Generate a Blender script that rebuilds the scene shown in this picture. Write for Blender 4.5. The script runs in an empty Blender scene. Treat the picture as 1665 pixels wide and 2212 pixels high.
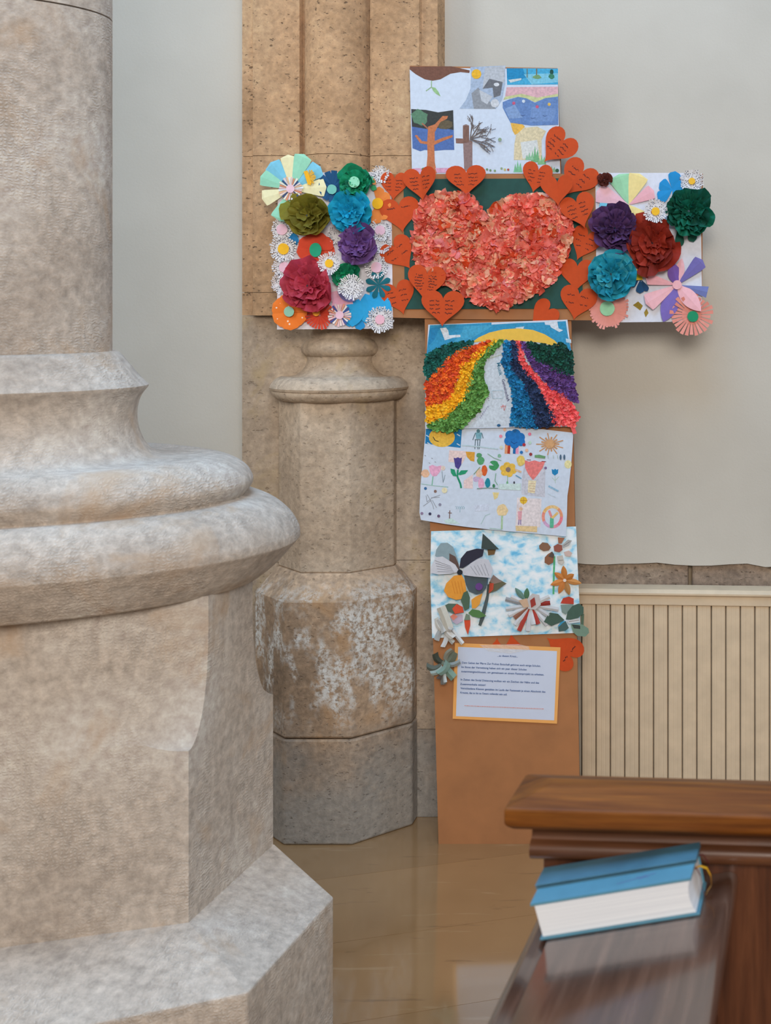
import bpy, bmesh, math, random
from mathutils import Vector, Matrix
random.seed(7)
sc = bpy.context.scene
COL = sc.collection
# ------------------------------------------------------------------ camera
F, CX, CY, H = 2700.0, 1600.0, 650.0, 1.528     # focal length in px, principal point in px (shifted lens), eye height
W, HT = 1665.0, 2212.0
cam = bpy.data.cameras.new('camera'); camo = bpy.data.objects.new('camera', cam); COL.objects.link(camo)
cam.sensor_fit = 'HORIZONTAL'; cam.sensor_width = 24.0; cam.lens = F / W * 24.0
cam.shift_x = (W / 2 - CX) / W; cam.shift_y = -(HT / 2 - CY) / W
camo.location = (0, 0, H); camo.rotation_euler = (math.radians(90), 0, 0)
cam.clip_start = 0.05
cam.dof.use_dof = True; cam.dof.focus_distance = 3.5; cam.dof.aperture_fstop = 8.0
sc.camera = camo
# ------------------------------------------------------------------ light
sc.view_settings.view_transform = 'Standard'; sc.view_settings.look = 'None'
sc.view_settings.exposure = 0.0; sc.view_settings.gamma = 1.0; sc.view_settings.use_curve_mapping = False
world = bpy.data.worlds.new('world'); sc.world = world; world.use_nodes = True
bg = world.node_tree.nodes['Background']; bg.inputs[0].default_value = (1.0, 0.94, 0.87, 1); bg.inputs[1].default_value = 0.24
def area(name, loc, target, sx, sy, power, col):
    l = bpy.data.lights.new(name, 'AREA'); l.shape = 'RECTANGLE'; l.size = sx; l.size_y = sy; l.energy = power; l.color = col
    o = bpy.data.objects.new(name, l); COL.objects.link(o); o.location = loc
    o.rotation_euler = (Vector(target) - Vector(loc)).to_track_quat('-Z', 'Y').to_euler()
    return o
area('high_window_light', (1.5, -6.2, 5.0), (-0.9, 3.0, 0.9), 4.6, 3.0, 590, (1.0, 0.93, 0.85))
area('side_window_light', (3.6, 2.2, 3.6), (-1.0, 2.6, 0.9), 1.6, 2.6, 45, (0.58, 0.78, 1.0))
area('left_window_light', (-3.3, 1.6, 3.0), (-1.5, 3.79, 1.7), 1.2, 2.2, 42, (0.90, 0.96, 1.0))
area('clerestory_light', (-1.2, 1.6, 5.6), (-1.2, 2.2, 0.0), 3.2, 2.0, 190, (0.32, 0.62, 1.0))

# ------------------------------------------------------------------ helpers
def lin(c):
    def f(v):
        v /= 255.0
        return v / 12.92 if v <= 0.04045 else ((v + 0.055) / 1.055) ** 2.4
    return (f(c[0]), f(c[1]), f(c[2]), 1.0)
def mat_new(name):
    m = bpy.data.materials.new(name); m.use_nodes = True
    nt = m.node_tree; b = nt.nodes['Principled BSDF']
    return m, nt, b
def N(nt, t, **kw):
    n = nt.nodes.new(t)
    for k, v in kw.items(): setattr(n, k, v)
    return n
def ramp(nt, fac, stops):
    r = N(nt, 'ShaderNodeValToRGB'); nt.links.new(fac, r.inputs[0])
    while len(r.color_ramp.elements) < len(stops): r.color_ramp.elements.new(0.5)
    for e, (p, c) in zip(r.color_ramp.elements, stops): e.position = p; e.color = c
    return r.outputs[0]
def position(nt, scale=(1, 1, 1), rot=(0, 0, 0)):
    g = N(nt, 'ShaderNodeNewGeometry'); m = N(nt, 'ShaderNodeMapping')
    m.inputs['Scale'].default_value = scale; m.inputs['Rotation'].default_value = rot
    nt.links.new(g.outputs['Position'], m.inputs['Vector']); return m.outputs[0]
def noise(nt, vec, scale, detail=4.0, rough=0.55, dist=0.0):
    n = N(nt, 'ShaderNodeTexNoise'); n.inputs['Scale'].default_value = scale; n.inputs['Detail'].default_value = detail
    n.inputs['Roughness'].default_value = rough; n.inputs['Distortion'].default_value = dist
    nt.links.new(vec, n.inputs['Vector']); return n.outputs['Fac']
def mix(nt, fac, a, b, mode='MIX'):
    m = N(nt, 'ShaderNodeMix', data_type='RGBA', blend_type=mode)
    for sock, v in ((0, fac), (6, a), (7, b)):
        if hasattr(v, 'is_output'): nt.links.new(v, m.inputs[sock])
        else: m.inputs[sock].default_value = v
    return m.outputs[2]
def math_n(nt, op, a, b=0.0, clamp=False):
    m = N(nt, 'ShaderNodeMath', operation=op); m.use_clamp = clamp
    for i, v in enumerate((a, b)):
        if hasattr(v, 'is_output'): nt.links.new(v, m.inputs[i])
        else: m.inputs[i].default_value = v
    return m.outputs[0]
def bump(nt, b, height, strength, dist):
    n = N(nt, 'ShaderNodeBump'); n.inputs['Strength'].default_value = strength; n.inputs['Distance'].default_value = dist
    nt.links.new(height, n.inputs['Height']); nt.links.new(n.outputs[0], b.inputs['Normal'])
def grey(v): return (v, v, v, 1)

# ------------------------------------------------------------------ materials
def stone_material(name, dark, mid, light, pits=0.5, tool=None, stain=None, white=None, damp=None, rough=0.9, grain=0.35):
    m, nt, b = mat_new(name); P = position(nt)
    big = noise(nt, P, 3.2, 5, 0.6); fine = noise(nt, P, 55, 6, 0.65)
    c = ramp(nt, big, [(0.30, lin(dark)), (0.5, lin(mid)), (0.70, lin(light))])
    c = mix(nt, grain, c, ramp(nt, fine, [(0.30, grey(0.16)), (0.5, grey(0.5)), (0.72, grey(0.92))]), 'OVERLAY')
    if stain:
        s = ramp(nt, noise(nt, P, 6.5, 4, 0.6, 0.6), [(0.55, grey(0)), (0.70, grey(0.7))]); c = mix(nt, s, c, lin(stain))
    if white:
        col, z0, z1, thr = white
        g = N(nt, 'ShaderNodeNewGeometry'); sp = N(nt, 'ShaderNodeSeparateXYZ'); nt.links.new(g.outputs['Position'], sp.inputs[0])
        up = N(nt, 'ShaderNodeMapRange'); up.inputs[1].default_value = z0; up.inputs[2].default_value = z0 + 0.10; nt.links.new(sp.outputs[2], up.inputs[0])
        dn = N(nt, 'ShaderNodeMapRange'); dn.inputs[1].default_value = z1; dn.inputs[2].default_value = z1 - 0.10; nt.links.new(sp.outputs[2], dn.inputs[0])
        band = math_n(nt, 'MULTIPLY', up.outputs[0], dn.outputs[0])
        patch = ramp(nt, noise(nt, position(nt, (1, 1, 0.55)), 9, 3, 0.6), [(thr, grey(0)), (thr + 0.10, grey(1))])
        speck = ramp(nt, noise(nt, P, 75, 4, 0.7), [(0.40, grey(0)), (0.58, grey(1))])
        k = math_n(nt, 'MULTIPLY', math_n(nt, 'MULTIPLY', patch, speck), band); c = mix(nt, k, c, lin(col))
    if damp:
        col, z1 = damp
        g = N(nt, 'ShaderNodeNewGeometry'); sp = N(nt, 'ShaderNodeSeparateXYZ'); nt.links.new(g.outputs['Position'], sp.inputs[0])
        dn = N(nt, 'ShaderNodeMapRange'); dn.inputs[1].default_value = z1; dn.inputs[2].default_value = z1 - 0.22
        wob = math_n(nt, 'ADD', sp.outputs[2], math_n(nt, 'MULTIPLY', math_n(nt, 'SUBTRACT', noise(nt, P, 7, 3), 0.5), 0.35))
        nt.links.new(wob, dn.inputs[0]); c = mix(nt, math_n(nt, 'MULTIPLY', dn.outputs[0], 0.8), c, mix(nt, fine, lin(col), lin((176, 172, 164))))
    pv = position(nt, (1, 1, 1.9))
    pit = ramp(nt, noise(nt, pv, 62, 3, 0.6), [(0.29, grey(1)), (0.37, grey(0))])
    c = mix(nt, math_n(nt, 'MULTIPLY', pit, pits), c, lin((86, 66, 48)))
    nt.links.new(c, b.inputs['Base Color']); b.inputs['Roughness'].default_value = rough
    h = math_n(nt, 'SUBTRACT', math_n(nt, 'MULTIPLY', fine, 0.8), math_n(nt, 'MULTIPLY', pit, min(1.0, pits * 1.4)))
    if tool:
        w1 = N(nt, 'ShaderNodeTexWave', wave_type='BANDS', bands_direction='X'); w2 = N(nt, 'ShaderNodeTexWave', wave_type='BANDS', bands_direction='Z')
        for w, sc_ in ((w1, tool), (w2, tool * 1.05)):
            w.inputs['Scale'].default_value = sc_; w.inputs['Distortion'].default_value = 8.0; w.inputs['Detail'].default_value = 3.0; w.inputs['Detail Scale'].default_value = 1.6
            nt.links.new(P, w.inputs['Vector'])
        grid = math_n(nt, 'MULTIPLY', w1.outputs['Fac'], w2.outputs['Fac'])
        patch = ramp(nt, noise(nt, P, 5.0, 3), [(0.42, grey(0.05)), (0.62, grey(1.0))])
        gp_ = math_n(nt, 'MULTIPLY', grid, patch)
        c = mix(nt, math_n(nt, 'MULTIPLY', gp_, 0.34), c, lin((226, 216, 204)))
        nt.links.new(c, b.inputs['Base Color'])
        h = math_n(nt, 'ADD', h, math_n(nt, 'MULTIPLY', gp_, 0.42))
    bump(nt, b, h, 0.75, 0.004)
    return m
M_SHAFT = stone_material('tan_pitted_stone', (160, 125, 90), (187, 150, 113), (202, 170, 132), 0.75)
M_BASE = stone_material('grey_tan_stone', (152, 132, 110), (176, 156, 134), (194, 176, 155), 0.35, stain=(176, 152, 112))
M_PLINTH = stone_material('weathered_plinth_stone', (134, 112, 90), (162, 136, 110), (188, 160, 132), 0.4, stain=(186, 146, 104), white=((222, 220, 214), 0.30, 0.74, 0.47), damp=((98, 98, 94), 0.36), grain=0.5)
M_PIER = stone_material('tooled_limestone', (164, 149, 135), (186, 173, 160), (203, 194, 184), 0.06, tool=46, stain=(184, 156, 128), grain=0.4)
M_LEDGE = stone_material('brown_ledge_stone', (120, 104, 90), (142, 124, 108), (158, 142, 124), 0.7, grain=0.5)

def plaster(name, c0, c1):
    m, nt, b = mat_new(name); P = position(nt)
    nt.links.new(ramp(nt, noise(nt, P, 1.6, 4, 0.55), [(0.35, lin(c0)), (0.65, lin(c1))]), b.inputs['Base Color'])
    b.inputs['Roughness'].default_value = 0.92; bump(nt, b, noise(nt, P, 130, 4), 0.25, 0.002); return m
M_WALL = plaster('cream_plaster', (190, 184, 172), (202, 196, 184))
M_MORTAR = plaster('mortar', (136, 120, 100), (150, 134, 112))

def simple(name, col, rough=0.6, var=0.12, scale=40, bumpk=0.0, metal=0.0):
    m, nt, b = mat_new(name); P = position(nt)
    n = noise(nt, P, scale, 4)
    c2 = [max(0, v * (1 - var)) for v in col]; c3 = [min(255, v * (1 + var * .6)) for v in col]
    nt.links.new(ramp(nt, n, [(0.3, lin(c2)), (0.7, lin(c3))]), b.inputs['Base Color'])
    b.inputs['Roughness'].default_value = rough; b.inputs['Metallic'].default_value = metal
    if bumpk: bump(nt, b, n, bumpk, 0.002)
    return m
M_CARD = simple('cardboard', (166, 110, 66), 0.75, 0.05, 14)
M_CARD_EDGE = simple('cardboard_edge', (96, 60, 38), 0.85, 0.1, 60)
M_GREEN = simple('dark_green_card', (28, 74, 66), 0.8, 0.08, 50)
M_RAD = simple('cream_painted_metal', (212, 190, 160), 0.5, 0.04, 20)
M_RAD_SIDE = simple('grey_painted_metal', (176, 166, 148), 0.55, 0.04, 20)
M_PAGES = None

def attr_paper(name, rough=0.85, coat=0.0, var=0.10, scale=90):
    m, nt, b = mat_new(name)
    a = N(nt, 'ShaderNodeAttribute', attribute_name='Col')
    n = ramp(nt, noise(nt, position(nt), scale, 3), [(0.3, grey(1 - var)), (0.7, grey(1.0))])
    nt.links.new(mix(nt, 1.0, a.outputs['Color'], n, 'MULTIPLY'), b.inputs['Base Color'])
    b.inputs['Roughness'].default_value = rough
    if coat: b.inputs['Coat Weight'].default_value = coat; b.inputs['Coat Roughness'].default_value = 0.12
    return m
M_PAPER = attr_paper('coloured_paper')
M_CRAYON = attr_paper('crayon_and_paint', 0.9, 0.0, 0.28, 160)
M_INK = attr_paper('printed_ink', 0.8, 0.0, 0.0)
M_GLOSS = attr_paper('laminated_paper', 0.55, 0.5, 0.03, 30)
def tissue_material():
    m, nt, b = mat_new('tissue_paper')
    o = N(nt, 'ShaderNodeObjectInfo')
    n = ramp(nt, noise(nt, position(nt), 120, 3), [(0.3, grey(0.84)), (0.7, grey(1.0))])
    nt.links.new(mix(nt, 1.0, o.outputs['Color'], n, 'MULTIPLY'), b.inputs['Base Color'])
    b.inputs['Roughness'].default_value = 0.75; bump(nt, b, noise(nt, position(nt), 260, 3), 0.3, 0.002)
    tr = N(nt, 'ShaderNodeBsdfTranslucent'); ms = N(nt, 'ShaderNodeMixShader'); ms.inputs[0].default_value = 0.42
    nt.links.new(b.inputs['Base Color'].links[0].from_socket, tr.inputs['Color']); out = nt.nodes['Material Output']
    nt.links.new(b.outputs[0], ms.inputs[1]); nt.links.new(tr.outputs[0], ms.inputs[2]); nt.links.new(ms.outputs[0], out.inputs['Surface'])
    return m
M_TISSUE = tissue_material()
def speckled_material():
    m, nt, b = mat_new('speckled_paper')
    v = N(nt, 'ShaderNodeTexVoronoi'); v.inputs['Scale'].default_value = 215; nt.links.new(position(nt, (1, 0.02, 1)), v.inputs['Vector'])
    nt.links.new(ramp(nt, v.outputs['Distance'], [(0.27, lin((52, 52, 62))), (0.37, lin((220, 216, 216)))]), b.inputs['Base Color'])
    b.inputs['Roughness'].default_value = 0.8; return m
M_SPECK = speckled_material()
def dotted_material():
    m, nt, b = mat_new('orange_dotted_paper')
    v = N(nt, 'ShaderNodeTexVoronoi'); v.inputs['Scale'].default_value = 62; nt.links.new(position(nt, (1, 0.02, 1)), v.inputs['Vector'])
    nt.links.new(ramp(nt, v.outputs['Distance'], [(0.14, lin((246, 226, 206))), (0.18, lin((236, 122, 34)))]), b.inputs['Base Color'])
    b.inputs['Roughness'].default_value = 0.8; return m
M_DOT = dotted_material()
def watercolour_material():
    m, nt, b = mat_new('blue_watercolour')
    P = position(nt, (1, 1, 1.4)); n = noise(nt, P, 34, 3, 0.5, 0.3)
    c = ramp(nt, n, [(0.36, lin((236, 240, 242))), (0.50, lin((216, 232, 238))), (0.60, lin((168, 214, 234))), (0.72, lin((104, 184, 222)))])
    nt.links.new(c, b.inputs['Base Color']); b.inputs['Roughness'].default_value = 0.85; return m
M_WATER = watercolour_material()
def tape_material():
    m, nt, b = mat_new('clear_tape')
    b.inputs['Base Color'].default_value = (0.9, 0.85, 0.78, 1); b.inputs['Roughness'].default_value = 0.12
    b.inputs['Alpha'].default_value = 0.35; bump(nt, b, noise(nt, position(nt), 90, 2), 0.9, 0.004); return m
M_TAPE = tape_material()
def wood_material(name, dark, mid, light, axis, rough, coat=0.0):
    m, nt, b = mat_new(name)
    tc = N(nt, 'ShaderNodeTexCoord'); mp = N(nt, 'ShaderNodeMapping')
    s = [26, 26, 26]; s[axis] = 1.6; mp.inputs['Scale'].default_value = s
    nt.links.new(tc.outputs['Object'], mp.inputs['Vector'])
    n1 = noise(nt, mp.outputs[0], 1.4, 6, 0.65, 0.8); n2 = noise(nt, mp.outputs[0], 7.0, 4, 0.6)
    c = ramp(nt, n1, [(0.30, lin(dark)), (0.52, lin(mid)), (0.72, lin(light))])
    c = mix(nt, 0.25, c, ramp(nt, n2, [(0.35, grey(0.2)), (0.65, grey(0.75))]), 'OVERLAY')
    nt.links.new(c, b.inputs['Base Color']); b.inputs['Roughness'].default_value = rough
    b.inputs['Coat Weight'].default_value = coat; b.inputs['Coat Roughness'].default_value = 0.12
    bump(nt, b, n2, 0.12, 0.001); return m
M_WOOD_CAP = wood_material('oak_cap', (58, 29, 5), (106, 57, 13), (138, 82, 26), 0, 0.55, 0.0)
M_WOOD_CAP.node_tree.nodes['Principled BSDF'].inputs['Specular IOR Level'].default_value = 0.25
M_WOOD_BEAD = wood_material('dark_oak_bead', (74, 44, 28), (108, 68, 44), (130, 86, 60), 0, 0.34, 0.3)
M_WOOD_DESK = wood_material('dark_glossy_oak', (58, 38, 30), (86, 60, 48), (106, 78, 64), 1, 0.20, 1.0)
M_WOOD_PANEL = wood_material('dark_oak_panel', (52, 28, 16), (84, 46, 26), (104, 62, 38), 2, 0.45, 0.1)
def floor_material():
    m, nt, b = mat_new('polished_limestone'); 
    P = position(nt, (0.9, 7.0, 7.0), (0, 0, math.radians(-12)))
    n = noise(nt, P, 4.0, 6, 0.6, 0.5); big = noise(nt, position(nt), 2.0, 3)
    c = ramp(nt, big, [(0.3, lin((152, 114, 74))), (0.7, lin((172, 133, 90)))])
    veins = ramp(nt, n, [(0.30, grey(1)), (0.37, grey(0))]); c = mix(nt, math_n(nt, 'MULTIPLY', veins, 0.55), c, lin((110, 80, 54)))
    light = ramp(nt, n, [(0.62, grey(0)), (0.74, grey(0.5))]); c = mix(nt, light, c, lin((196, 164, 126)))
    oi = N(nt, 'ShaderNodeObjectInfo'); var = ramp(nt, oi.outputs['Random'], [(0, grey(0.86)), (1, grey(1.0))])
    c = mix(nt, 1.0, c, var, 'MULTIPLY')
    nt.links.new(c, b.inputs['Base Color']); b.inputs['Roughness'].default_value = 0.11
    b.inputs['Specular IOR Level'].default_value = 0.9; b.inputs['Coat Weight'].default_value = 0.7; b.inputs['Coat Roughness'].default_value = 0.06; b.inputs['Coat IOR'].default_value = 1.7
    bump(nt, b, noise(nt, position(nt), 6, 2), 0.05, 0.004); return m
M_FLOOR = floor_material()
M_GROUT = simple('dark_grout', (128, 98, 70), 0.8)

# ------------------------------------------------------------------ object helpers
def tag(o, label=None, cat=None, group=None, kind=None):
    if label: o['label'] = label
    if cat: o['category'] = cat
    if group: o['group'] = group
    if kind: o['kind'] = kind
    return o
def link(name, me, parent=None):
    o = bpy.data.objects.new(name, me); COL.objects.link(o)
    if parent: o.parent = parent
    return o
def empty(name, loc, rz=0.0):
    o = bpy.data.objects.new(name, None); o.empty_display_size = 0.05; COL.objects.link(o)
    o.location = loc; o.rotation_euler = (0, 0, rz); return o
def wloc(o):
    p = Vector((0, 0, 0))
    while o: p += Vector(o.location); o = o.parent
    return p
def mesh_obj(name, verts, faces, mat, parent=None, cols=None, smooth=False, base=False, local=False):
    """verts in world metres; the origin is put at the centre (or the base centre) and the parent is an unrotated thing"""
    me = bpy.data.meshes.new(name)
    vs = [Vector(v) for v in verts]
    if local: c = Vector((0, 0, 0))
    else:
        lo = Vector([min(v[i] for v in vs) for i in range(3)]); hi = Vector([max(v[i] for v in vs) for i in range(3)])
        c = (lo + hi) / 2
        if base: c.z = lo.z
    me.from_pydata([v - c for v in vs], [], faces)
    if cols:
        at = me.color_attributes.new('Col', 'FLOAT_COLOR', 'CORNER'); i = 0
        for p in me.polygons:
            for _ in p.loop_indices: at.data[_].color = cols[p.index]
    if smooth:
        for p in me.polygons: p.use_smooth = True
    me.materials.append(mat); me.validate(clean_customdata=False); me.update()
    o = link(name, me, parent)
    if not local: o.location = c - (wloc(parent) if parent else Vector((0, 0, 0)))
    return o
def fix_normals(o):
    bm = bmesh.new(); bm.from_mesh(o.data); bmesh.ops.recalc_face_normals(bm, faces=bm.faces[:]); bm.to_mesh(o.data); bm.free(); return o
def bevel_obj(o, w, seg=2, ang=40):
    md = o.modifiers.new('bevel', 'BEVEL'); md.width = w; md.segments = seg; md.limit_method = 'ANGLE'; md.angle_limit = math.radians(ang)
    return o
def box_vf(x0, x1, y0, y1, z0, z1):
    v = [(x, y, z) for x in (x0, x1) for y in (y0, y1) for z in (z0, z1)]
    f = [(0, 1, 3, 2), (4, 6, 7, 5), (0, 4, 5, 1), (2, 3, 7, 6), (0, 2, 6, 4), (1, 5, 7, 3)]
    return v, f
def box(name, x0, x1, y0, y1, z0, z1, mat, parent=None, bev=0.0, local=False):
    v, f = box_vf(x0, x1, y0, y1, z0, z1); o = mesh_obj(name, v, f, mat, parent, local=local)
    if bev: bevel_obj(o, bev)
    return o
def loft(name, rings, mat, parent=None, smooth=False, cap=True, ang=None, local=False):
    n = len(rings[0]); v = [p for r in rings for p in r]; f = []
    for k in range(len(rings) - 1):
        for i in range(n):
            j = (i + 1) % n; f.append((k * n + i, k * n + j, (k + 1) * n + j, (k + 1) * n + i))
    if cap: f.append(tuple(range(n))[::-1]); f.append(tuple((len(rings) - 1) * n + i for i in range(n)))
    o = mesh_obj(name, v, f, mat, parent, smooth=smooth, base=True, local=local); fix_normals(o)
    if ang is not None:
        me = o.data
        for p in me.polygons: p.use_smooth = True
        me.set_sharp_from_angle(angle=math.radians(ang))
    return o
def X(px, Y): return (px - CX) * Y / F
def Z(py, Y): return H - (py - CY) * Y / F

# ------------------------------------------------------------------ room
WY = 3.79
XL = X(945, 3.70)
def wall_mesh(name, x0, x1, zfun, rz, pivot, mat, ztop=4.6, thick=0.25):
    n = 60; v = []; f = []
    for i in range(n + 1):
        x = x0 + (x1 - x0) * i / n
        v += [(x, 0, zfun(x)), (x, 0, ztop), (x, thick, zfun(x)), (x, thick, ztop)]
    for i in range(n):
        a, b = i * 4, i * 4 + 4
        f += [(a, b, b + 1, a + 1), (a + 2, a + 3, b + 3, b + 2), (a, a + 2, b + 2, b), (a + 1, b + 1, b + 3, a + 3)]
    f += [(0, 1, 3, 2), (n * 4, n * 4 + 2, n * 4 + 3, n * 4 + 1)]
    o = mesh_obj(name, v, f, mat, local=True); o.location = pivot; o.rotation_euler = (0, 0, rz); fix_normals(o); return o
RZ = math.radians(-3.2)
floor_o = box('floor', -7.0, 7.0, -8.0, 5.0, -0.20, -0.004, M_GROUT); tag(floor_o, kind='structure')
# floor slabs laid askew to the wall
ang = math.radians(17); ca, sa = math.cos(ang), math.sin(ang)
sv, sf = box_vf(-0.8993, 0.8993, -0.1767, 0.1767, -0.02, 0.0)
slab_me = bpy.data.meshes.new('slab'); slab_me.from_pydata(sv, [], sf); slab_me.materials.append(M_FLOOR)
a0 = Vector((X(870, 3.02), 3.02, 0))
for r in range(-7, 6):
    for c in range(-5, 5):
        u = c * 1.80 + (0.10 if r % 2 else 0.30); w = (r + 0.5) * 0.3545
        p = Vector((a0.x + u * ca - w * sa, a0.y + u * sa + w * ca, 0))
        if not (-2.7 < p.x < 1.7 and 0.6 < p.y < 3.95): continue
        o = link('slab', slab_me, floor_o); o.location = p - Vector(floor_o.location); o.rotation_euler = (0, 0, ang)
wl = wall_mesh('wall_left', -3.4, X(525, 3.79) + 0.25, lambda x: 0.0, 0, (0, WY, 0), M_WALL); tag(wl, kind='structure')
ledge_top = Z(1215, 3.78)
rr = random.Random(3)
wr = wall_mesh('wall_right', -0.06, 3.2, lambda x: ledge_top + 0.004 * math.sin(x * 23) + rr.uniform(-.004, .003), RZ, (XL, WY, 0), M_WALL); tag(wr, kind='structure')
# stone ledge below the plaster, and the wall behind the radiator
led = empty('trim_1', (XL, WY, 0), RZ); tag(led, kind='structure')
box('mortar_bed', -0.02, 3.2, 0.03, 0.25, 0.0, ledge_top + 0.02, M_MORTAR, led, local=True)
xs = [0.0, 0.745, 1.30, 1.95, 2.6, 3.2]
for i in range(5):
    o = box('ledge_stone', xs[i] + 0.006, xs[i + 1] - 0.006, 0.010, 0.12, 0.45, ledge_top + 0.012, M_LEDGE, led, 0.006, local=True)

# ------------------------------------------------------------------ cream ribbed radiator
RY = -0.065
def rx(px, Y=3.72): return (X(px, Y) - XL) / math.cos(RZ)
rad = empty('ribbed_radiator', (XL, WY, 0), RZ)
tag(rad, 'cream ribbed radiator panel below the brown stone ledge', 'radiator')
ztop = Z(1270, 3.71); zr0 = Z(1283, 3.71); zr1 = Z(1303, 3.71)
x0 = rx(1249); xe = rx(1252) + 1.35
box('back_plate', x0 + 0.004, xe, RY + 0.018, -0.002, 0.06, zr1 + 0.005, M_RAD_SIDE, rad, local=True)
box('side_stile', x0, rx(1258.5), RY + 0.003, -0.004, 0.05, ztop - 0.006, M_RAD_SIDE, rad, 0.002, local=True)
box('top_rail', x0, xe, RY - 0.004, 0.0, zr1, zr0, M_RAD, rad, 0.002, local=True)
# moulded cap
pr = [(0.0, zr0), (RY - 0.006, zr0), (RY - 0.010, zr0 + 0.004), (RY - 0.010, zr0 + 0.009), (RY - 0.004, ztop - 0.004), (RY + 0.002, ztop), (0.0, ztop)]
loft('cap_moulding', [[(xx, y, z) for y, z in pr] for xx in (x0 - 0.002, xe)], M_RAD, rad, local=True)
sw = 0.0428
def slat_mesh():
    # one slat, three shallow flutes, rounded top
    prof = []
    w = sw - 0.0032; n = 18
    for i in range(n + 1):
        t = i / n; y = 0.0
        if i in (0, n): y = 0.0025
        elif i in (6, 12): y = 0.0005
        prof.append((t * w - w / 2, y))
    v = []; f = []
    for z in (0.07, zr1 - 0.001):
        for (x, y) in prof: v.append((x, y, z))
        v.append((w / 2, 0.017, z)); v.append((-w / 2, 0.017, z))
    m = len(prof) + 2
    for i in range(m): j = (i + 1) % m; f.append((i, j, m + j, m + i))
    f += [tuple(range(m))[::-1], tuple(m + i for i in range(m))]
    me = bpy.data.meshes.new('slat'); me.from_pydata(v, [], f); me.materials.append(M_RAD); me.update(); return me
sm = slat_mesh()
for i in range(28):
    o = link('slat', sm, rad); o.location = (rx(1260) + sw * (i + 0.5), RY, 0)

# ------------------------------------------------------------------ wall pilaster with engaged shaft
PC = -1.188; PY = 3.74; SY = 3.70
pil = empty('wall_pilaster', (PC, PY, 0))
tag(pil, 'tan stone wall pilaster with engaged round shaft behind the decorated cross', 'pilaster')
def xs_(px): return X(px, SY)
def strip_profile(inset=0.0, shaft=True):
    i = inset; p = [(xs_(523) + i, WY + 0.02), (xs_(523) + i, SY + i), (xs_(547), SY + i)]
    if shaft:
        p += [(xs_(550), SY - 0.015 + i), (xs_(560), SY - 0.019 + i), (xs_(600), SY - 0.023 + i), (xs_(640), SY - 0.019 + i), (xs_(650), SY - 0.013 + i), (xs_(653), SY + 0.010 + i)]
        r = 0.098 - i
        for k in range(15):
            a = math.radians(180 + 12 + (180 - 24) * k / 14); p.append((PC - 0.0085 + r * math.cos(a), PY - 0.012 + r * math.sin(a)))
        p += [(xs_(799), SY + 0.010 + i), (xs_(802), SY - 0.013 + i), (xs_(815), SY - 0.019 + i), (xs_(855), SY - 0.023 + i), (xs_(898), SY - 0.019 + i), (xs_(908), SY - 0.015 + i)]
    else: p += [(xs_(650), SY + i), (xs_(800), SY + i)]
    p += [(xs_(911), SY + i), (xs_(945) - i, SY + i), (xs_(945) - i, WY + 0.02)]
    return p
def course(name, ya, yb, shaft, mat, inset=0.0, gap=0.0008):
    z1 = ya if ya > 10 and ya < 0 else ya; p = strip_profile(inset, shaft)
    o = loft(name, [[(x, y, z) for x, y in p] for z in (yb + gap, ya - gap)], mat, pil, ang=35); return o
zz = [4.6, Z(338, SY), Z(632, SY), Z(682, SY)]
course('shaft_stone', 4.6, 3.35, True, M_SHAFT); course('shaft_stone', 3.35, zz[1], True, M_SHAFT)
course('shaft_stone', zz[1], zz[2], True, M_SHAFT); course('shaft_stone', zz[2], zz[3], True, M_SHAFT)
course('mortar_core', 4.58, zz[3], True, M_MORTAR, 0.005)
zb = [zz[3], Z(1210, SY), Z(1575, SY), 0.0]
for a, b in zip(zb, zb[1:]): course('backing_stone', a, b, False, M_BASE if a > 0.7 else M_PLINTH)
course('mortar_core', zb[0], 0.0, False, M_MORTAR, 0.005)
def circ(r, z, n=64, cx=PC, cy=PY, sq=1.0):
    return [(cx + r * math.cos(2 * math.pi * k / n), cy + sq * r * math.sin(2 * math.pi * k / n), z) for k in range(n)]
k = F / PY
def zr(py): return H - (py - CY) / k
prof = [(70, 672), (71, 728), (80, 735), (85, 742), (88, 750), (86, 759), (80, 766), (76, 768), (75, 776), (78, 788), (86, 799), (98, 808), (112, 811), (128, 810),
        (140, 816), (148, 826), (151, 833), (149, 838), (146, 839), (147, 842), (145, 849), (138, 857), (128, 861), (122, 862)]
loft('base_moulding', [circ(r / k, zr(y)) for r, y in prof], M_BASE, pil, ang=38)
def octa(a, z, cx=PC, cy=PY, rot=0.0):
    R = a / math.cos(math.pi / 8)
    return [(cx + R * math.cos(rot + math.pi / 8 + q * math.pi / 4), cy + R * math.sin(rot + math.pi / 8 + q * math.pi / 4), z) for q in range(8)]
zo = Z(1238, 3.57); zo2 = Z(1300, 3.52); zj = Z(1597, 3.51)
bevel_obj(loft('octagonal_block', [circ(0.172, zr(861) + 0.002, 8, PC, PY) if False else octa(0.169, zr(861) + 0.001), octa(0.169, zo)], M_BASE, pil), 0.004)
bevel_obj(loft('plinth_block', [octa(0.229, zj + 0.0015), octa(0.229, zo2), octa(0.171, zo)], M_PLINTH, pil), 0.006)
bevel_obj(loft('plinth_block', [octa(0.231, 0.0), octa(0.230, zj - 0.0015)], M_PLINTH, pil), 0.006)

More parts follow.
